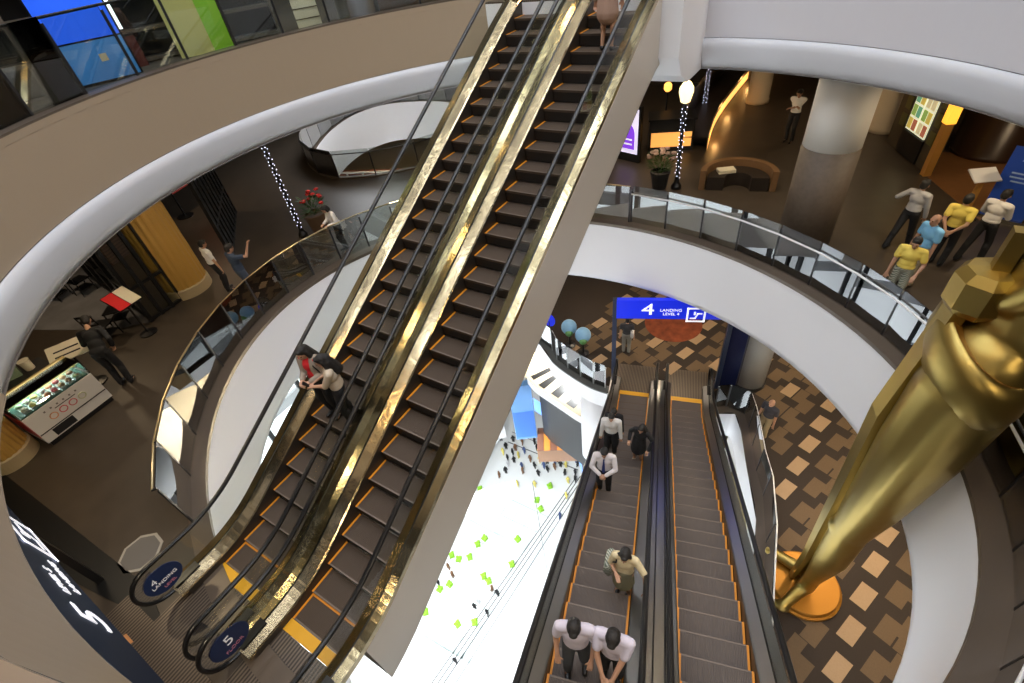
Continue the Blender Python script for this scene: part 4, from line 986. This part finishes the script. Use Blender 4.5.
# ================================================================== LEVEL FIVE, RIGHT WALKWAY
pa = at(800, 246)
T = thing('column', 'large round column, white above and brown below, on the right walkway', 'column', (pa.x, pa.y + .35, 0))
hz = vert(822, 153, pa.x, pa.y - .2)
RC = .60
build(MB().lathe([(RC, hz), (RC, 4.1)], n=48), 'upper_shaft', mat('column_white', (.82, .79, .72), .5), T, True); build(MB().lathe([(RC + .01, 0), (RC + .01, hz)], n=48), 'lower_shaft', BROWNCOL, T, True)
for px, py, r, lb in ((757, 102, .42, 'small pale column at the end of the glowing bar'), (881, 130, .42, 'narrow pale column at the far right walkway by the lit shop panels')):
    p = at(px, py); tag(build(MB().lathe([(r + .03, 0), (r + .03, .15), (r, .16), (r, 4.1)], n=32), 'column', mat('column_cream', (.46, .38, .27), .5), None, True), lb, 'column').location = (p.x, p.y, 0)
WARM = mat('amber_glow', (.9, .5, .15), .5, emit=(1, .45, .10), es=.9)
WARM2 = mat('amber_cove', (.8, .4, .1), .5, emit=(1, .5, .12), es=1.6)
# bar with a glowing front
a_, b_ = at(648, 152), at(692, 150)
d = b_ - a_; Lb = d.length; T = thing('bar_counter', 'dark bar counter with a glowing amber front', 'bar', (a_.x, a_.y, 0), atan2(d.y, d.x))
build(MB().box((Lb / 2, .4, .55), (Lb, .8, 1.1)), 'counter_body', DARK, T); build(MB().box((Lb / 2, -.02, .42), (Lb - .15, .03, .5)), 'glowing_front', WARM, T); build(MB().box((Lb / 2, .36, 1.13), (Lb + .1, .95, .06)), 'counter_top', BLACK, T)
cv = [at(*p_) for p_ in [(706, 152), (712, 130), (722, 112), (737, 92), (750, 76), (757, 68)]]
cvp = [tuple(p_) for p_ in catmull([Vector((p_.x, p_.y, 0)) for p_ in cv], 5, False)]
T = thing('banquette', 'long curved dark seating bank edged with an amber light strip', 'seating', tuple(cv[0]))
oo = offs(cvp, .9)
build(MB().grid([[(p_[0], p_[1], 0) for p_ in cvp], [(p_[0], p_[1], .5) for p_ in cvp], [(p_[0], p_[1], .5) for p_ in oo], [(p_[0], p_[1], 1.3) for p_ in oo]]), 'seat_bank', mat('dark_leather', (.025, .018, .014), .45), T, world=True)
for p_ in cvp[3::7]:
    L = bpy.data.lights.new('cove_glow', 'POINT'); L.energy = 14; L.color = (1, .5, .15); L.shadow_soft_size = .08; lo = bpy.data.objects.new('cove_glow', L); COL.objects.link(lo); lo.parent = T; lo.location = Vector((p_[0], p_[1], .3)) - Vector(cv[0]) + Vector((.25, -.05, 0))
ii = offs(cvp, -.02)
build(MB().grid([[(p_[0], p_[1], .05) for p_ in ii], [(p_[0], p_[1], .36) for p_ in ii]]), 'light_strip', WARM2, T, world=True)
p = at(676, 188); h = vert(690, 103, p.x, p.y); fairy_post('lamp post with a glowing cream globe and fairy lights at the right railing', (p.x, p.y), h, True)
p = at(703, 116); fairy_post('post wound with fairy lights behind the glowing lamp globe', (p.x, p.y), 3.4)
p = at(660, 128); T = thing('table_lamp', 'small amber lamp glowing on the dark bar', 'lamp', (p.x, p.y + .6, 0)); build(MB().tube([(0, 0, 0), (0, 0, 1.25)], .03, 8), 'stem', BLACK, T); build(MB().lathe([(.08, 1.2), (.15, 1.28), (.15, 1.44), (.08, 1.52)], n=16), 'shade', mat('amber_shade', (1, .6, .2), .5, emit=(1, .42, .08), es=2.2), T, True); build(MB().lathe([(.14, 0), (.14, .03)], n=16), 'foot', BLACK, T)
# back bar
p = at(640, 112); T = thing('back_bar', 'dark shelf unit with bottles behind the bar', 'shelf', (p.x - 1, p.y + 3.6, 0), .3)
build(MB().box((2, .3, 1.2), (6, .3, 2.4)), 'back_panel', mat('bar_wood', (.03, .018, .01), .5), T)
for z in (.9, 1.4, 1.9): build(MB().box((2, .05, z), (5.6, .3, .04)), 'shelf_board', DARK, T)
for k in range(16):
    b = MB(); b.lathe([(.045, 0), (.045, .2), (.015, .26), (.015, .32)], n=8); q = XF[T.name] @ Vector((-.6 + k * .34, .02, (.92, 1.42)[k % 2]))
    solo(b, 'bottle', mat('bottle_%d' % (k % 3), [(.03, .08, .03), (.12, .05, .02), (.3, .3, .28)][k % 3], .15), 'small bottle standing on the dark shelf behind the bar', 'bottle', tuple(q), group='bottles behind the bar')
# display screen
p = at(628, 160); T = thing('display_screen', 'upright lit screen with a violet picture beside the escalator panel', 'screen', (p.x, p.y, 0), -.25)
build(MB().box((0, 0, .95), (1.0, .14, 1.9)), 'housing', BLACK, T); build(MB().box((0, -.075, 1.05), (.84, .02, 1.5)), 'screen', mat('screen_white', (.8, .75, .95), .4, emit=(.8, .75, 1), es=.75), T)
build(MB().extr([(-.3, -.09, .45)] + [(.3 * cos(a), -.09, .95 + .38 * sin(a)) for a in [pi - pi * k / 12 for k in range(13)]] + [(.3, -.09, .45)], (0, -.004, 0)), 'violet_picture', mat('screen_violet', (.2, .05, .6), .4, emit=(.22, .05, .75), es=.8), T, fix=True)
build(MB().box((.0, -.097, .78), (.4, .004, .05)), 'white_line', LIT, T); build(MB().box((.0, -.097, .62), (.4, .004, .05)), 'white_line', LIT, T)
p = at(657, 190); planter('pot of pale pink flowers at the right railing beside the lamp post', (p.x, p.y + .2), .3, .5, mat('pink_petals', (.60, .42, .34), .7), 14, DARK, .4, .075)
# curved wooden bench
ca, cb = at(698, 190), at(775, 192); cc_ = (ca + cb) / 2; rb = (cb - ca).length / 2
T = thing('curved_bench', 'curved wooden bench with dark seat on the right walkway', 'bench', (cc_.x, cc_.y, 0), atan2(cb.y - ca.y, cb.x - ca.x))
WOOD = mat('bench_wood', (.20, .11, .05), .45)
def sector(r0, r1, z0, z1, n=28, a0=0., a1=pi):
    o_ = [(r1 * cos(a0 + (a1 - a0) * k / n), r1 * sin(a0 + (a1 - a0) * k / n)) for k in range(n + 1)]; i_ = [(r0 * cos(a0 + (a1 - a0) * k / n), r0 * sin(a0 + (a1 - a0) * k / n)) for k in range(n + 1)]
    m = MB()
    m.grid([[(*a, z0) for a in o_], [(*a, z1) for a in o_], [(*a, z1) for a in i_], [(*a, z0) for a in i_]], wrap=True)
    m.f.append([0, n + 1, 2 * (n + 1), 3 * (n + 1)]); m.m.append(0); m.f.append([n, 2 * n + 1, 3 * n + 2, 4 * n + 3]); m.m.append(0); return m
build(sector(rb * .84, rb, 0, .62), 'backrest', WOOD, T, fix=True); build(sector(rb * .35, rb * .8, 0, .42), 'seat', mat('dark_leather', (.025, .018, .014), .45), T, fix=True)
build(MB().box((-.35, .42, .47), (.5, .3, .1), .3), 'cushion', PAPER, T)
# lit shop panels
a_, b_ = at(886, 142), at(925, 174); d = b_ - a_; Lw = d.length
T = thing('shopfront', 'dark shop wall with two lit picture panels at the right walkway', 'shopfront', (a_.x, a_.y, 0), atan2(d.y, d.x))
build(MB().box((Lw / 2, .1, 1.9), (Lw, .2, 3.8)), 'wall_panel', mat('shop_dark', (.05, .04, .025), .5), T)
inv = XF[T.name].inverted()
def onw(px, py):
    o_ = inv @ CAM; d_ = inv.to_3x3() @ ray(px, py); k = (-.01 - o_.y) / d_.y; return o_ + d_ * k
w0, w1 = onw(906, 127), onw(925, 139)
PG = mat('lit_panel', (.8, .8, .6), .5, emit=(.9, .9, .6), es=.7)
wd = (w1.x - w0.x) / 2; rnd = random.Random(4)
pcs = [mat('pic_%d' % i, c_, .5, emit=c_, es=.5) for i, c_ in enumerate([(.30, .45, .10), (.65, .5, .1), (.45, .14, .08), (.15, .4, .25), (.7, .6, .35)])]
for j in range(2):
    x0 = w0.x + j * wd; o = build(MB().box((x0 + wd * .5, -.02, w0.z + .95), (wd * .92, .04, 1.9)), 'lit_panel', PG, T)
    for r_ in range(5):
        for c_ in range(2): build(MB().box((x0 + wd * (.28 + .44 * c_), -.045, w0.z + .2 + .37 * r_), (wd * .36, .012, .3)), 'picture', pcs[rnd.randrange(5)], o)
build(MB().box((w0.x + wd, -.03, w0.z * .5), (wd * 2.1, .06, w0.z * .9)), 'dark_board', BLACK, T)
for j in (-1, 1):
    for r_ in range(4): build(MB().box((w0.x + wd + j * wd * 1.5, -.02, .9 + .5 * r_), (wd * .5, .03, .36)), 'small_picture', mat('dim_picture', (.10, .10, .03), .5), T)
p = at(925, 175); hh = vert(941, 130, p.x, p.y)
T = thing('post_sign', 'square wooden post carrying a glowing amber sign', 'sign', (p.x, p.y, 0), atan2(d.y, d.x)); build(MB().box((0, 0, hh / 2 + .1), (.2, .2, hh + .2)), 'post', mat('amber_wood', (.50, .24, .05), .5), T); build(MB().box((0, 0, hh + 1.1), (.24, .24, 1.8)), 'glowing_sign', mat('sign_glow', (1, .6, .1), .5, emit=(1, .48, .04), es=1.3), T)
q = [at(*p_) for p_ in [(926, 176), (941, 152), (1020, 160), (1060, 190), (985, 225)]]
struct(MB().prism([(p_.x, p_.y) for p_ in q], 0, .008), 'floor.011', mat('warm_timber', (.22, .10, .035), .45, noise=(4, .2)))
p = at(978, 158); tag(build(MB().lathe([(.95, 0), (.97, .12), (.93, .14), (.93, 4.1)], n=40), 'drum_kiosk', mat('brown_gloss', (.045, .022, .012), .3), None, True), 'big dark brown round kiosk behind the blue banner', 'kiosk').location = (p.x + .25, p.y + .6, 0)
p = at(981, 222); hh = 1.75
T = thing('banner_stand', 'blue roll-up banner stand in front of the brown kiosk', 'banner', (p.x + .35, p.y + .2, 0), -.35)
BB = mat('banner_blue', (.02, .08, .50), .45); build(MB().box((0, 0, .95), (.85, .03, 1.7)), 'banner_cloth', BB, T); build(MB().box((0, 0, .05), (.9, .2, .1)), 'base', STEEL, T)
for z, w in ((1.5, .35), (1.2, .5), (1.1, .5), (1.0, .4)): build(MB().box((0, -.018, z), (w, .006, .035)), 'printed_line', mat('banner_print', (.35, .5, .8), .5), T)
p = at(962, 218); T = thing('lectern', 'slim lectern with a white sheet beside the blue banner', 'lectern', (p.x, p.y, 0), .5); build(MB().box((0, 0, .55), (.1, .1, 1.1)), 'post', mat('amber_wood', (.50, .24, .05), .5), T); build(MB().box((0, 0, .02), (.4, .4, .04)), 'base', DARK, T); build(MB().box((0, 0, 1.15), (.6, .42, .03), M=Matrix.Rotation(radians(25), 3, 'X')), 'sheet_board', WHITE, T)
# ================================================================== LEVEL SIX, UPPER LEFT
def unit(name, label, cat, px, py, d, m, rz, back=.0, parts=()):
    p = at(px, py, Z6); dr = Vector((p.x, p.y)).normalized() * (back + .45)
    T = thing(name, label, cat, (p.x + dr.x, p.y + dr.y, Z6), rz)
    build(MB().box((0, 0, d[2] / 2), d), 'body', m, T)
    for nm, c, dd, mm in parts: build(MB().box(c, dd), nm, mm, T)
    return T
GLB = mat('blue_lightbox', (.02, .12, .8), .4, emit=(.02, .12, .95), es=.6); GLB2 = mat('pale_blue_panel', (.06, .25, .60), .4, emit=(.05, .2, .5), es=.25)
azl = lambda px, py: atan2(at(px, py, Z6).y, at(px, py, Z6).x) - pi / 2
unit('lightbox', 'tall blue lightbox standing on the upper left level', 'lightbox', 112, 82, (1.15, .4, 2.6), BLACK, azl(112, 82), -.25, [('lit_face', (0, -.21, 1.35), (1.08, .02, 1.3), GLB), ('lower_face', (0, -.21, .36), (1.08, .02, .62), GLB2), ('white_tube', (.6, -.22, 1.3), (.05, .05, 1.1), mat('cool_tube', (1, 1, 1), .5, emit=(.9, 1, 1), es=2.0)), ('emblem', (.1, -.225, .4), (.12, .01, .12), PALEY)])
unit('crate', 'dark red crate beside the blue lightbox', 'crate', 142, 70, (.36, .36, .55), mat('crate_red', (.12, .02, .015), .6), azl(142, 70), .2, [('lid', (0, 0, .56), (.38, .38, .03), DARK)])
SH = mat('shelf_timber', (.11, .09, .07), .5)
def shelf6(label, px, py, w, h, back=.5):
    p = at(px, py, Z6); dr = Vector((p.x, p.y)).normalized() * back
    T = thing('shelf_unit', label, 'shelf', (p.x + dr.x, p.y + dr.y, Z6), azl(px, py))
    build(MB().box((0, .2, h / 2), (w, .03, h)), 'back_panel', BLACK, T)
    for sx in (-1, 1): build(MB().box((sx * w / 2, 0, h / 2), (.07, .42, h)), 'side_panel', SH, T)
    for z in [.06 + (h - .1) * k / 4 for k in range(5)]: build(MB().box((0, 0, z), (w, .4, .06)), 'shelf_board', SH, T)
shelf6('dark shelf unit left of the blue lightbox', 62, 104, 1.2, 2.2, 1.3); shelf6('dark shelf unit at the far left corner of the upper level', 22, 128, 1.3, 2.2, 1.6); shelf6('dark shelf unit right of the blue lightbox', 160, 69, 1.2, 2.2, 1.4); shelf6('dark shelf unit between the green box and the lit paper stack', 257, 46, 1.2, 2.2, 1.2)
unit('sofa', 'grey upholstered block at the far left of the upper level', 'sofa', 16, 140, (.8, .6, .55), mat('grey_fabric', (.11, .12, .115), .8), azl(16, 140), 1.0, [('backrest', (0, .25, .8), (.8, .14, .5), mat('grey_fabric', (.11, .12, .115), .8))])
unit('display_box', 'tall yellow and lime green box on the upper left level', 'display', 205, 54, (.9, .45, 2.2), mat('pale_yellow', (.50, .46, .16), .5, emit=(.5, .46, .16), es=.12), azl(205, 54), -.2, [('green_side', (.42, -.01, 1.1), (.4, .48, 2.2), mat('lime', (.18, .40, .02), .5, emit=(.2, .42, .02), es=.25)), ('white_tube', (.75, -.2, 1.5), (.05, .05, 1.0), MATS['cool_tube'])])
unit('paper_stack', 'lit stack of cream papers on the upper level', 'papers', 312, 30, (.55, .4, 1.2), mat('lit_paper', (.6, .55, .42), .6, emit=(.6, .55, .4), es=.2), azl(312, 30), .1, [('paper_edge', (0, -.205, .2 + .2 * k), (.55, .015, .02), SH) for k in range(5)])
p = at(352, 24, Z6); tag(build(MB().lathe([(.5, 0), (.52, .06), (.48, .1), (.48, 3.0)], n=36), 'drum_column', mat('dark_drum', (.03, .03, .025), .35), None, True), 'dark round drum column at the top of the upper left level', 'column').location = (p.x - .1, p.y + .4, Z6)
unit('cabinet', 'brown cabinet behind the upper railing near the escalator head', 'cabinet', 412, 16, (1.6, .5, 1.5), mat('brown_cabinet', (.20, .11, .06), .5), azl(412, 16), .9, [('door', (-.4, -.26, .75), (.76, .02, 1.3), mat('brown_cabinet', (.20, .11, .06), .5)), ('door', (.4, -.26, .75), (.76, .02, 1.3), MATS['brown_cabinet'])])
# ================================================================== LEVEL FOUR
def globe(label, px, py, r):
    p = at(px, py, Z4 + .95); T = thing('globe', label, 'globe', (p.x, p.y, Z4))
    build(MB().lathe([(.22, 0), (.22, .04), (.04, .08), (.04, .95 - r)], n=16), 'stand', DARK, T); build(MB().ball((0, 0, .95), r, 14), 'ball', mat('globe_blue', (.25, .48, .72), .4, noise=(2.5, .35)), T, True)
    o = MB(); o.ball((.1, -.2, .95 - r * .3), (r * .5, r * .55, r * .5), 8); build(o, 'land_patch', mat('globe_green', (.12, .30, .10), .5), T, True)
globe('pale blue globe on a stand, left of the two by the lower railing', 569, 327, .30); globe('pale blue globe on a stand, right of the two by the lower railing', 583, 335, .30)
p = at(551, 340, Z4); T = thing('blue_sign_disc', 'blue round sign on a pole left of the globes', 'sign', (p.x, p.y, Z4)); build(MB().tube([(0, 0, 0), (0, 0, 1.0)], .03, 8), 'pole', DARK, T); build(MB().extr([(.25 * cos(2 * pi * k / 24), -.02, 1.05 + .3 * sin(2 * pi * k / 24)) for k in range(24)], (0, .04, 0)), 'disc', SIGNB, T, fix=True)
pa = at(741, 386, Z4)
T = thing('column', 'grey round column behind the lower right landing', 'column', (pa.x + .15, pa.y + .35, Z4)); build(MB().lathe([(.5, 0), (.5, 3.9)], n=40), 'shaft', mat('column_grey', (.42, .44, .45), .35), T, True); build(MB().lathe([(.54, 0), (.54, .1)], n=40), 'base_ring', DARK, T)
pa = at(714, 392, Z4); b = MB().box((0, 0, 1.6), (.5, .22, 3.2)); solo(b, 'dark_panel_post', mat('navy_gloss', (.01, .015, .06), .25), 'dark navy panel post between the blue sign and the grey column', 'panel', (pa.x + .35, pa.y + .35, Z4), -.2)
# lower storeys: bright column, blue panels, lit lift shaft
pc = at(596, 452, Z3); solo(MB().lathe([(.62, 0), (.62, 5.7)], n=32), 'column', WHITE, 'bright white column below the lower railing beside the escalator', 'column', (pc.x, pc.y, Z3), smooth=True)
pc = at(527, 436, Z2); T = thing('lightbox', 'tall pale blue lightbox on a lower storey by the void', 'lightbox', (pc.x, pc.y, Z2), .6); build(MB().box((0, 0, 2.4), (1.3, .4, 4.8)), 'body', mat('pale_blue_box', (.10, .24, .50), .4), T); build(MB().box((.0, -.21, 1.4), (1.2, .02, 2.4)), 'face', mat('mid_blue_face', (.03, .13, .50), .4), T)
pc = at(557, 441, Z2); T = thing('striped_kiosk', 'orange and brown striped kiosk roof on a lower storey', 'kiosk', (pc.x, pc.y, Z2 - 1.0), .5); build(MB().box((0, 0, .6), (2.4, 1.6, 1.2)), 'kiosk_body', mat('brown_cabinet', (.20, .11, .06), .5), T)
for k in range(6): build(MB().box((-1.0 + .4 * k, 0, 1.23), (.38, 1.7, .05)), 'roof_stripe', mat('kiosk_orange', (.40, .14, .02), .5) if k % 2 else mat('kiosk_brown', (.12, .05, .03), .5), T)
pc = at(735, 470, Z3); T = thing('notice_wall', 'white panel glimpsed between the lower escalator and the brown trim', 'panel', (pc.x, pc.y, Z3), .1); build(MB().box((0, 0, 2.6), (1.2, .3, 5.2)), 'body', mat('bright_white', (.85, .85, .88), .4), T)
pc = at(757, 475, Z3); T = thing('shop_window', 'yellow lit shop window glimpsed beyond the lower right railing', 'window display', (pc.x, pc.y, Z3), .1); build(MB().box((0, 0, 2.4), (1.3, .3, 4.8)), 'body', mat('yellow_wall', (.65, .52, .15), .5, emit=(.7, .55, .15), es=.4), T)
# ================================================================== PEOPLE AND PLANTERS FAR BELOW
def tiny(label, group, m):
    b = MB(); b.cone2((.09, 0, .08), (.09, 0, .8), .08, .1, 8); b.cone2((-.09, .12, .08), (-.09, 0, .8), .08, .1, 8); b.cone2((0, 0, .85), (0, 0, 1.3), .19, .17, 8); b.cone2((.2, 0, 1.35), (.27, .1, .85), .06, .05, 6); b.cone2((-.2, 0, 1.35), (-.27, .1, .85), .06, .05, 6); b.cone2((.17, 0, 1.37), (-.17, 0, 1.37), .08, .08, 8); b.ball((0, .02, 1.6), (.12, .13, .15), 6)
    return b
rnd = random.Random(11)
tm = [cloth('tiny_black', (.01, .01, .012)), cloth('tiny_blue', (.05, .08, .2)), cloth('tiny_white', (.6, .6, .62)), cloth('tiny_brown', (.2, .1, .05)), cloth('tiny_yellow', (.7, .6, .15))]
base = [tiny('', '', m).mesh('person', [m], True) for m in tm]
spots = []
for k in range(78):
    px = rnd.uniform(498, 578); py = 440 + (px - 500) * .33 + rnd.gauss(0, 7) + 4
    if rnd.random() < .28: py += rnd.uniform(0, 20)
    spots.append((px, py))
for px, py in ((499, 474), (517, 483), (503, 470), (441, 562), (448, 566), (452, 574), (438, 582), (478, 600), (474, 606), (487, 612), (492, 588), (497, 592), (455, 660), (566, 495), (560, 515)): spots.append((px, py))
placed = []
for i, (px, py) in enumerate(spots):
    p = at(px, py, ZG + 1)
    if any((p - w_).length < .8 for w_ in placed): continue
    placed.append(p); o = bpy.data.objects.new('person', base[rnd.choice((0, 0, 1, 2, 3, 0, 4))]); COL.objects.link(o)
    o.location = (p.x, p.y, ZG); o.rotation_euler = (0, 0, rnd.uniform(0, 6.3)); o.scale = (1.1, 1.1, 1.0)
    tag(o, 'tiny far-off shopper on the bright ground floor', 'person', 'shoppers on the ground floor')
gm = mat('lime_leaves', (.30, .62, .04), .7)
gb = MB(); rg_ = random.Random(3); gb.prism([(-.45, -.45), (.45, -.45), (.45, .45), (-.45, .45)], 0, .35)
for k in range(26): gb.ball((rg_.uniform(-.4, .4), rg_.uniform(-.4, .4), rg_.uniform(.4, .75)), rg_.uniform(.12, .24), 4)
gme = gb.mesh('planter', [gm], True)
for px, py in ((480, 490), (478, 496), (475, 500), (470, 508), (537, 501), (518, 540), (485, 539), (478, 545), (474, 549), (452, 556), (459, 560), (465, 562), (470, 558), (465, 562), (484, 577), (489, 582), (493, 586), (440, 590), (446, 588), (450, 585), (426, 613), (475, 623), (458, 625), (550, 487), (512, 565), (462, 562), (541, 510)):
    p = at(px, py, ZG)
    if any((p - w_).length < .95 for w_ in placed): continue
    placed.append(p); o = bpy.data.objects.new('planter', gme); COL.objects.link(o); o.location = (p.x, p.y, ZG); o.rotation_euler = (0, 0, rnd.uniform(0, 1.5)); o.scale = (.75, .75, .75)
    tag(o, 'lime green planter on the bright ground floor far below', 'planter', 'lime planters on the ground floor')

p = at(552, 600, ZG); hz_ = vert(537, 482, p.x, p.y)
T = thing('hanging_cable', 'thin dark cable dropping to a small frame in the bright void', 'cable', (p.x, p.y, ZG)); build(MB().tube([(0, 0, .1), (0, 0, hz_ - ZG)], .03, 6), 'line', DARK, T); build(MB().tube([(0, 0, 6), (.3, .1, 0)], .05, 6), 'stay', DARK, T); build(MB().tube([(0, 0, 6), (-.3, .2, 0)], .05, 6), 'stay', DARK, T)
# ================================================================== LIGHT
def area(name, loc, size, energy, col, rot=(0, 0, 0), sy=None, spread=None):
    L = bpy.data.lights.new(name, 'AREA'); L.energy = energy; L.color = col; L.size = size
    if sy: L.shape = 'RECTANGLE'; L.size_y = sy
    else: L.shape = 'DISK'
    if spread: L.spread = radians(spread)
    o = bpy.data.objects.new(name, L); COL.objects.link(o); o.location = loc; o.rotation_euler = rot; return o
for i in range(6):
    for j in range(5): area('skylight', (-13.5 + 4 * i, -3 + 4.5 * j, 20), 1.6, 175, (.86, .91, 1.0), sy=2.6)
for k in range(12):      # warm downlights in the ceiling over the upper ring
    a = 30 * k; x, y = E6(a, 1.25); area('upper_downlight', (x, y, 11), .5, 75, (1, .70, .36))
for k in range(12):      # under level six, over the level five walkways
    a = 30 * k + 15; x, y = E6(a, 1.3); area('walkway_downlight', (x, y, 4.0), .5, 60, (1, .80, .54))
for x, y in ((-18, 2), (-20, 8), (-16, 14), (-6, 20), (0, 22), (5, 17), (6, 12), (-11, 19)): area('back_downlight', (x, y, 4.0), .5, 38, (1, .74, .45))
for x, y in ((-3, 14), (0.5, 14.5), (3.5, 12), (4.5, 8), (4.5, 4), (-7, 15), (2.5, 9.2), (-20, 24), (-24, 20), (-15, 1), (-15, 6), (-13, -4), (-5, -4.5), (3, -4.5)): area('lower_downlight', (x, y, -2.05), .6, 85, (1, .80, .55))  # walkway lamps; near and left ones added, unseen, to brighten railing reflections
for x, y in ((-8, 16), (-5, 13.5), (2.5, 10)): area('storey_three_light', (x, y, -7.1), 2.0, 110, (1, .97, .92))
for x, y in ((-16, 16), (-9, 14.5)): area('storey_two_light', (x, y, -12.6), 2.0, 120, (1, .98, .95))
for x, y in ((-15, 2), (-16, 10), (-17, 18), (-9, 4), (-9, 19), (-22, 12), (-5, 2)): area('ground_daylight', (x, y, -8.2), 2.5, 4200, (.97, 1, 1), spread=120)
area('rear_void_light', (-18.5, 15.5, 4.0), 4, 420, (.9, .95, 1))
w = bpy.data.worlds.new('world'); SC.world = w; w.use_nodes = True
w.node_tree.nodes['Background'].inputs[0].default_value = (.80, .78, .76, 1); w.node_tree.nodes['Background'].inputs[1].default_value = .10
SC.view_settings.view_transform = 'Standard'; SC.view_settings.look = 'None'; SC.view_settings.gamma = 1; SC.view_settings.exposure = 0.0
SC.view_settings.use_curve_mapping = False
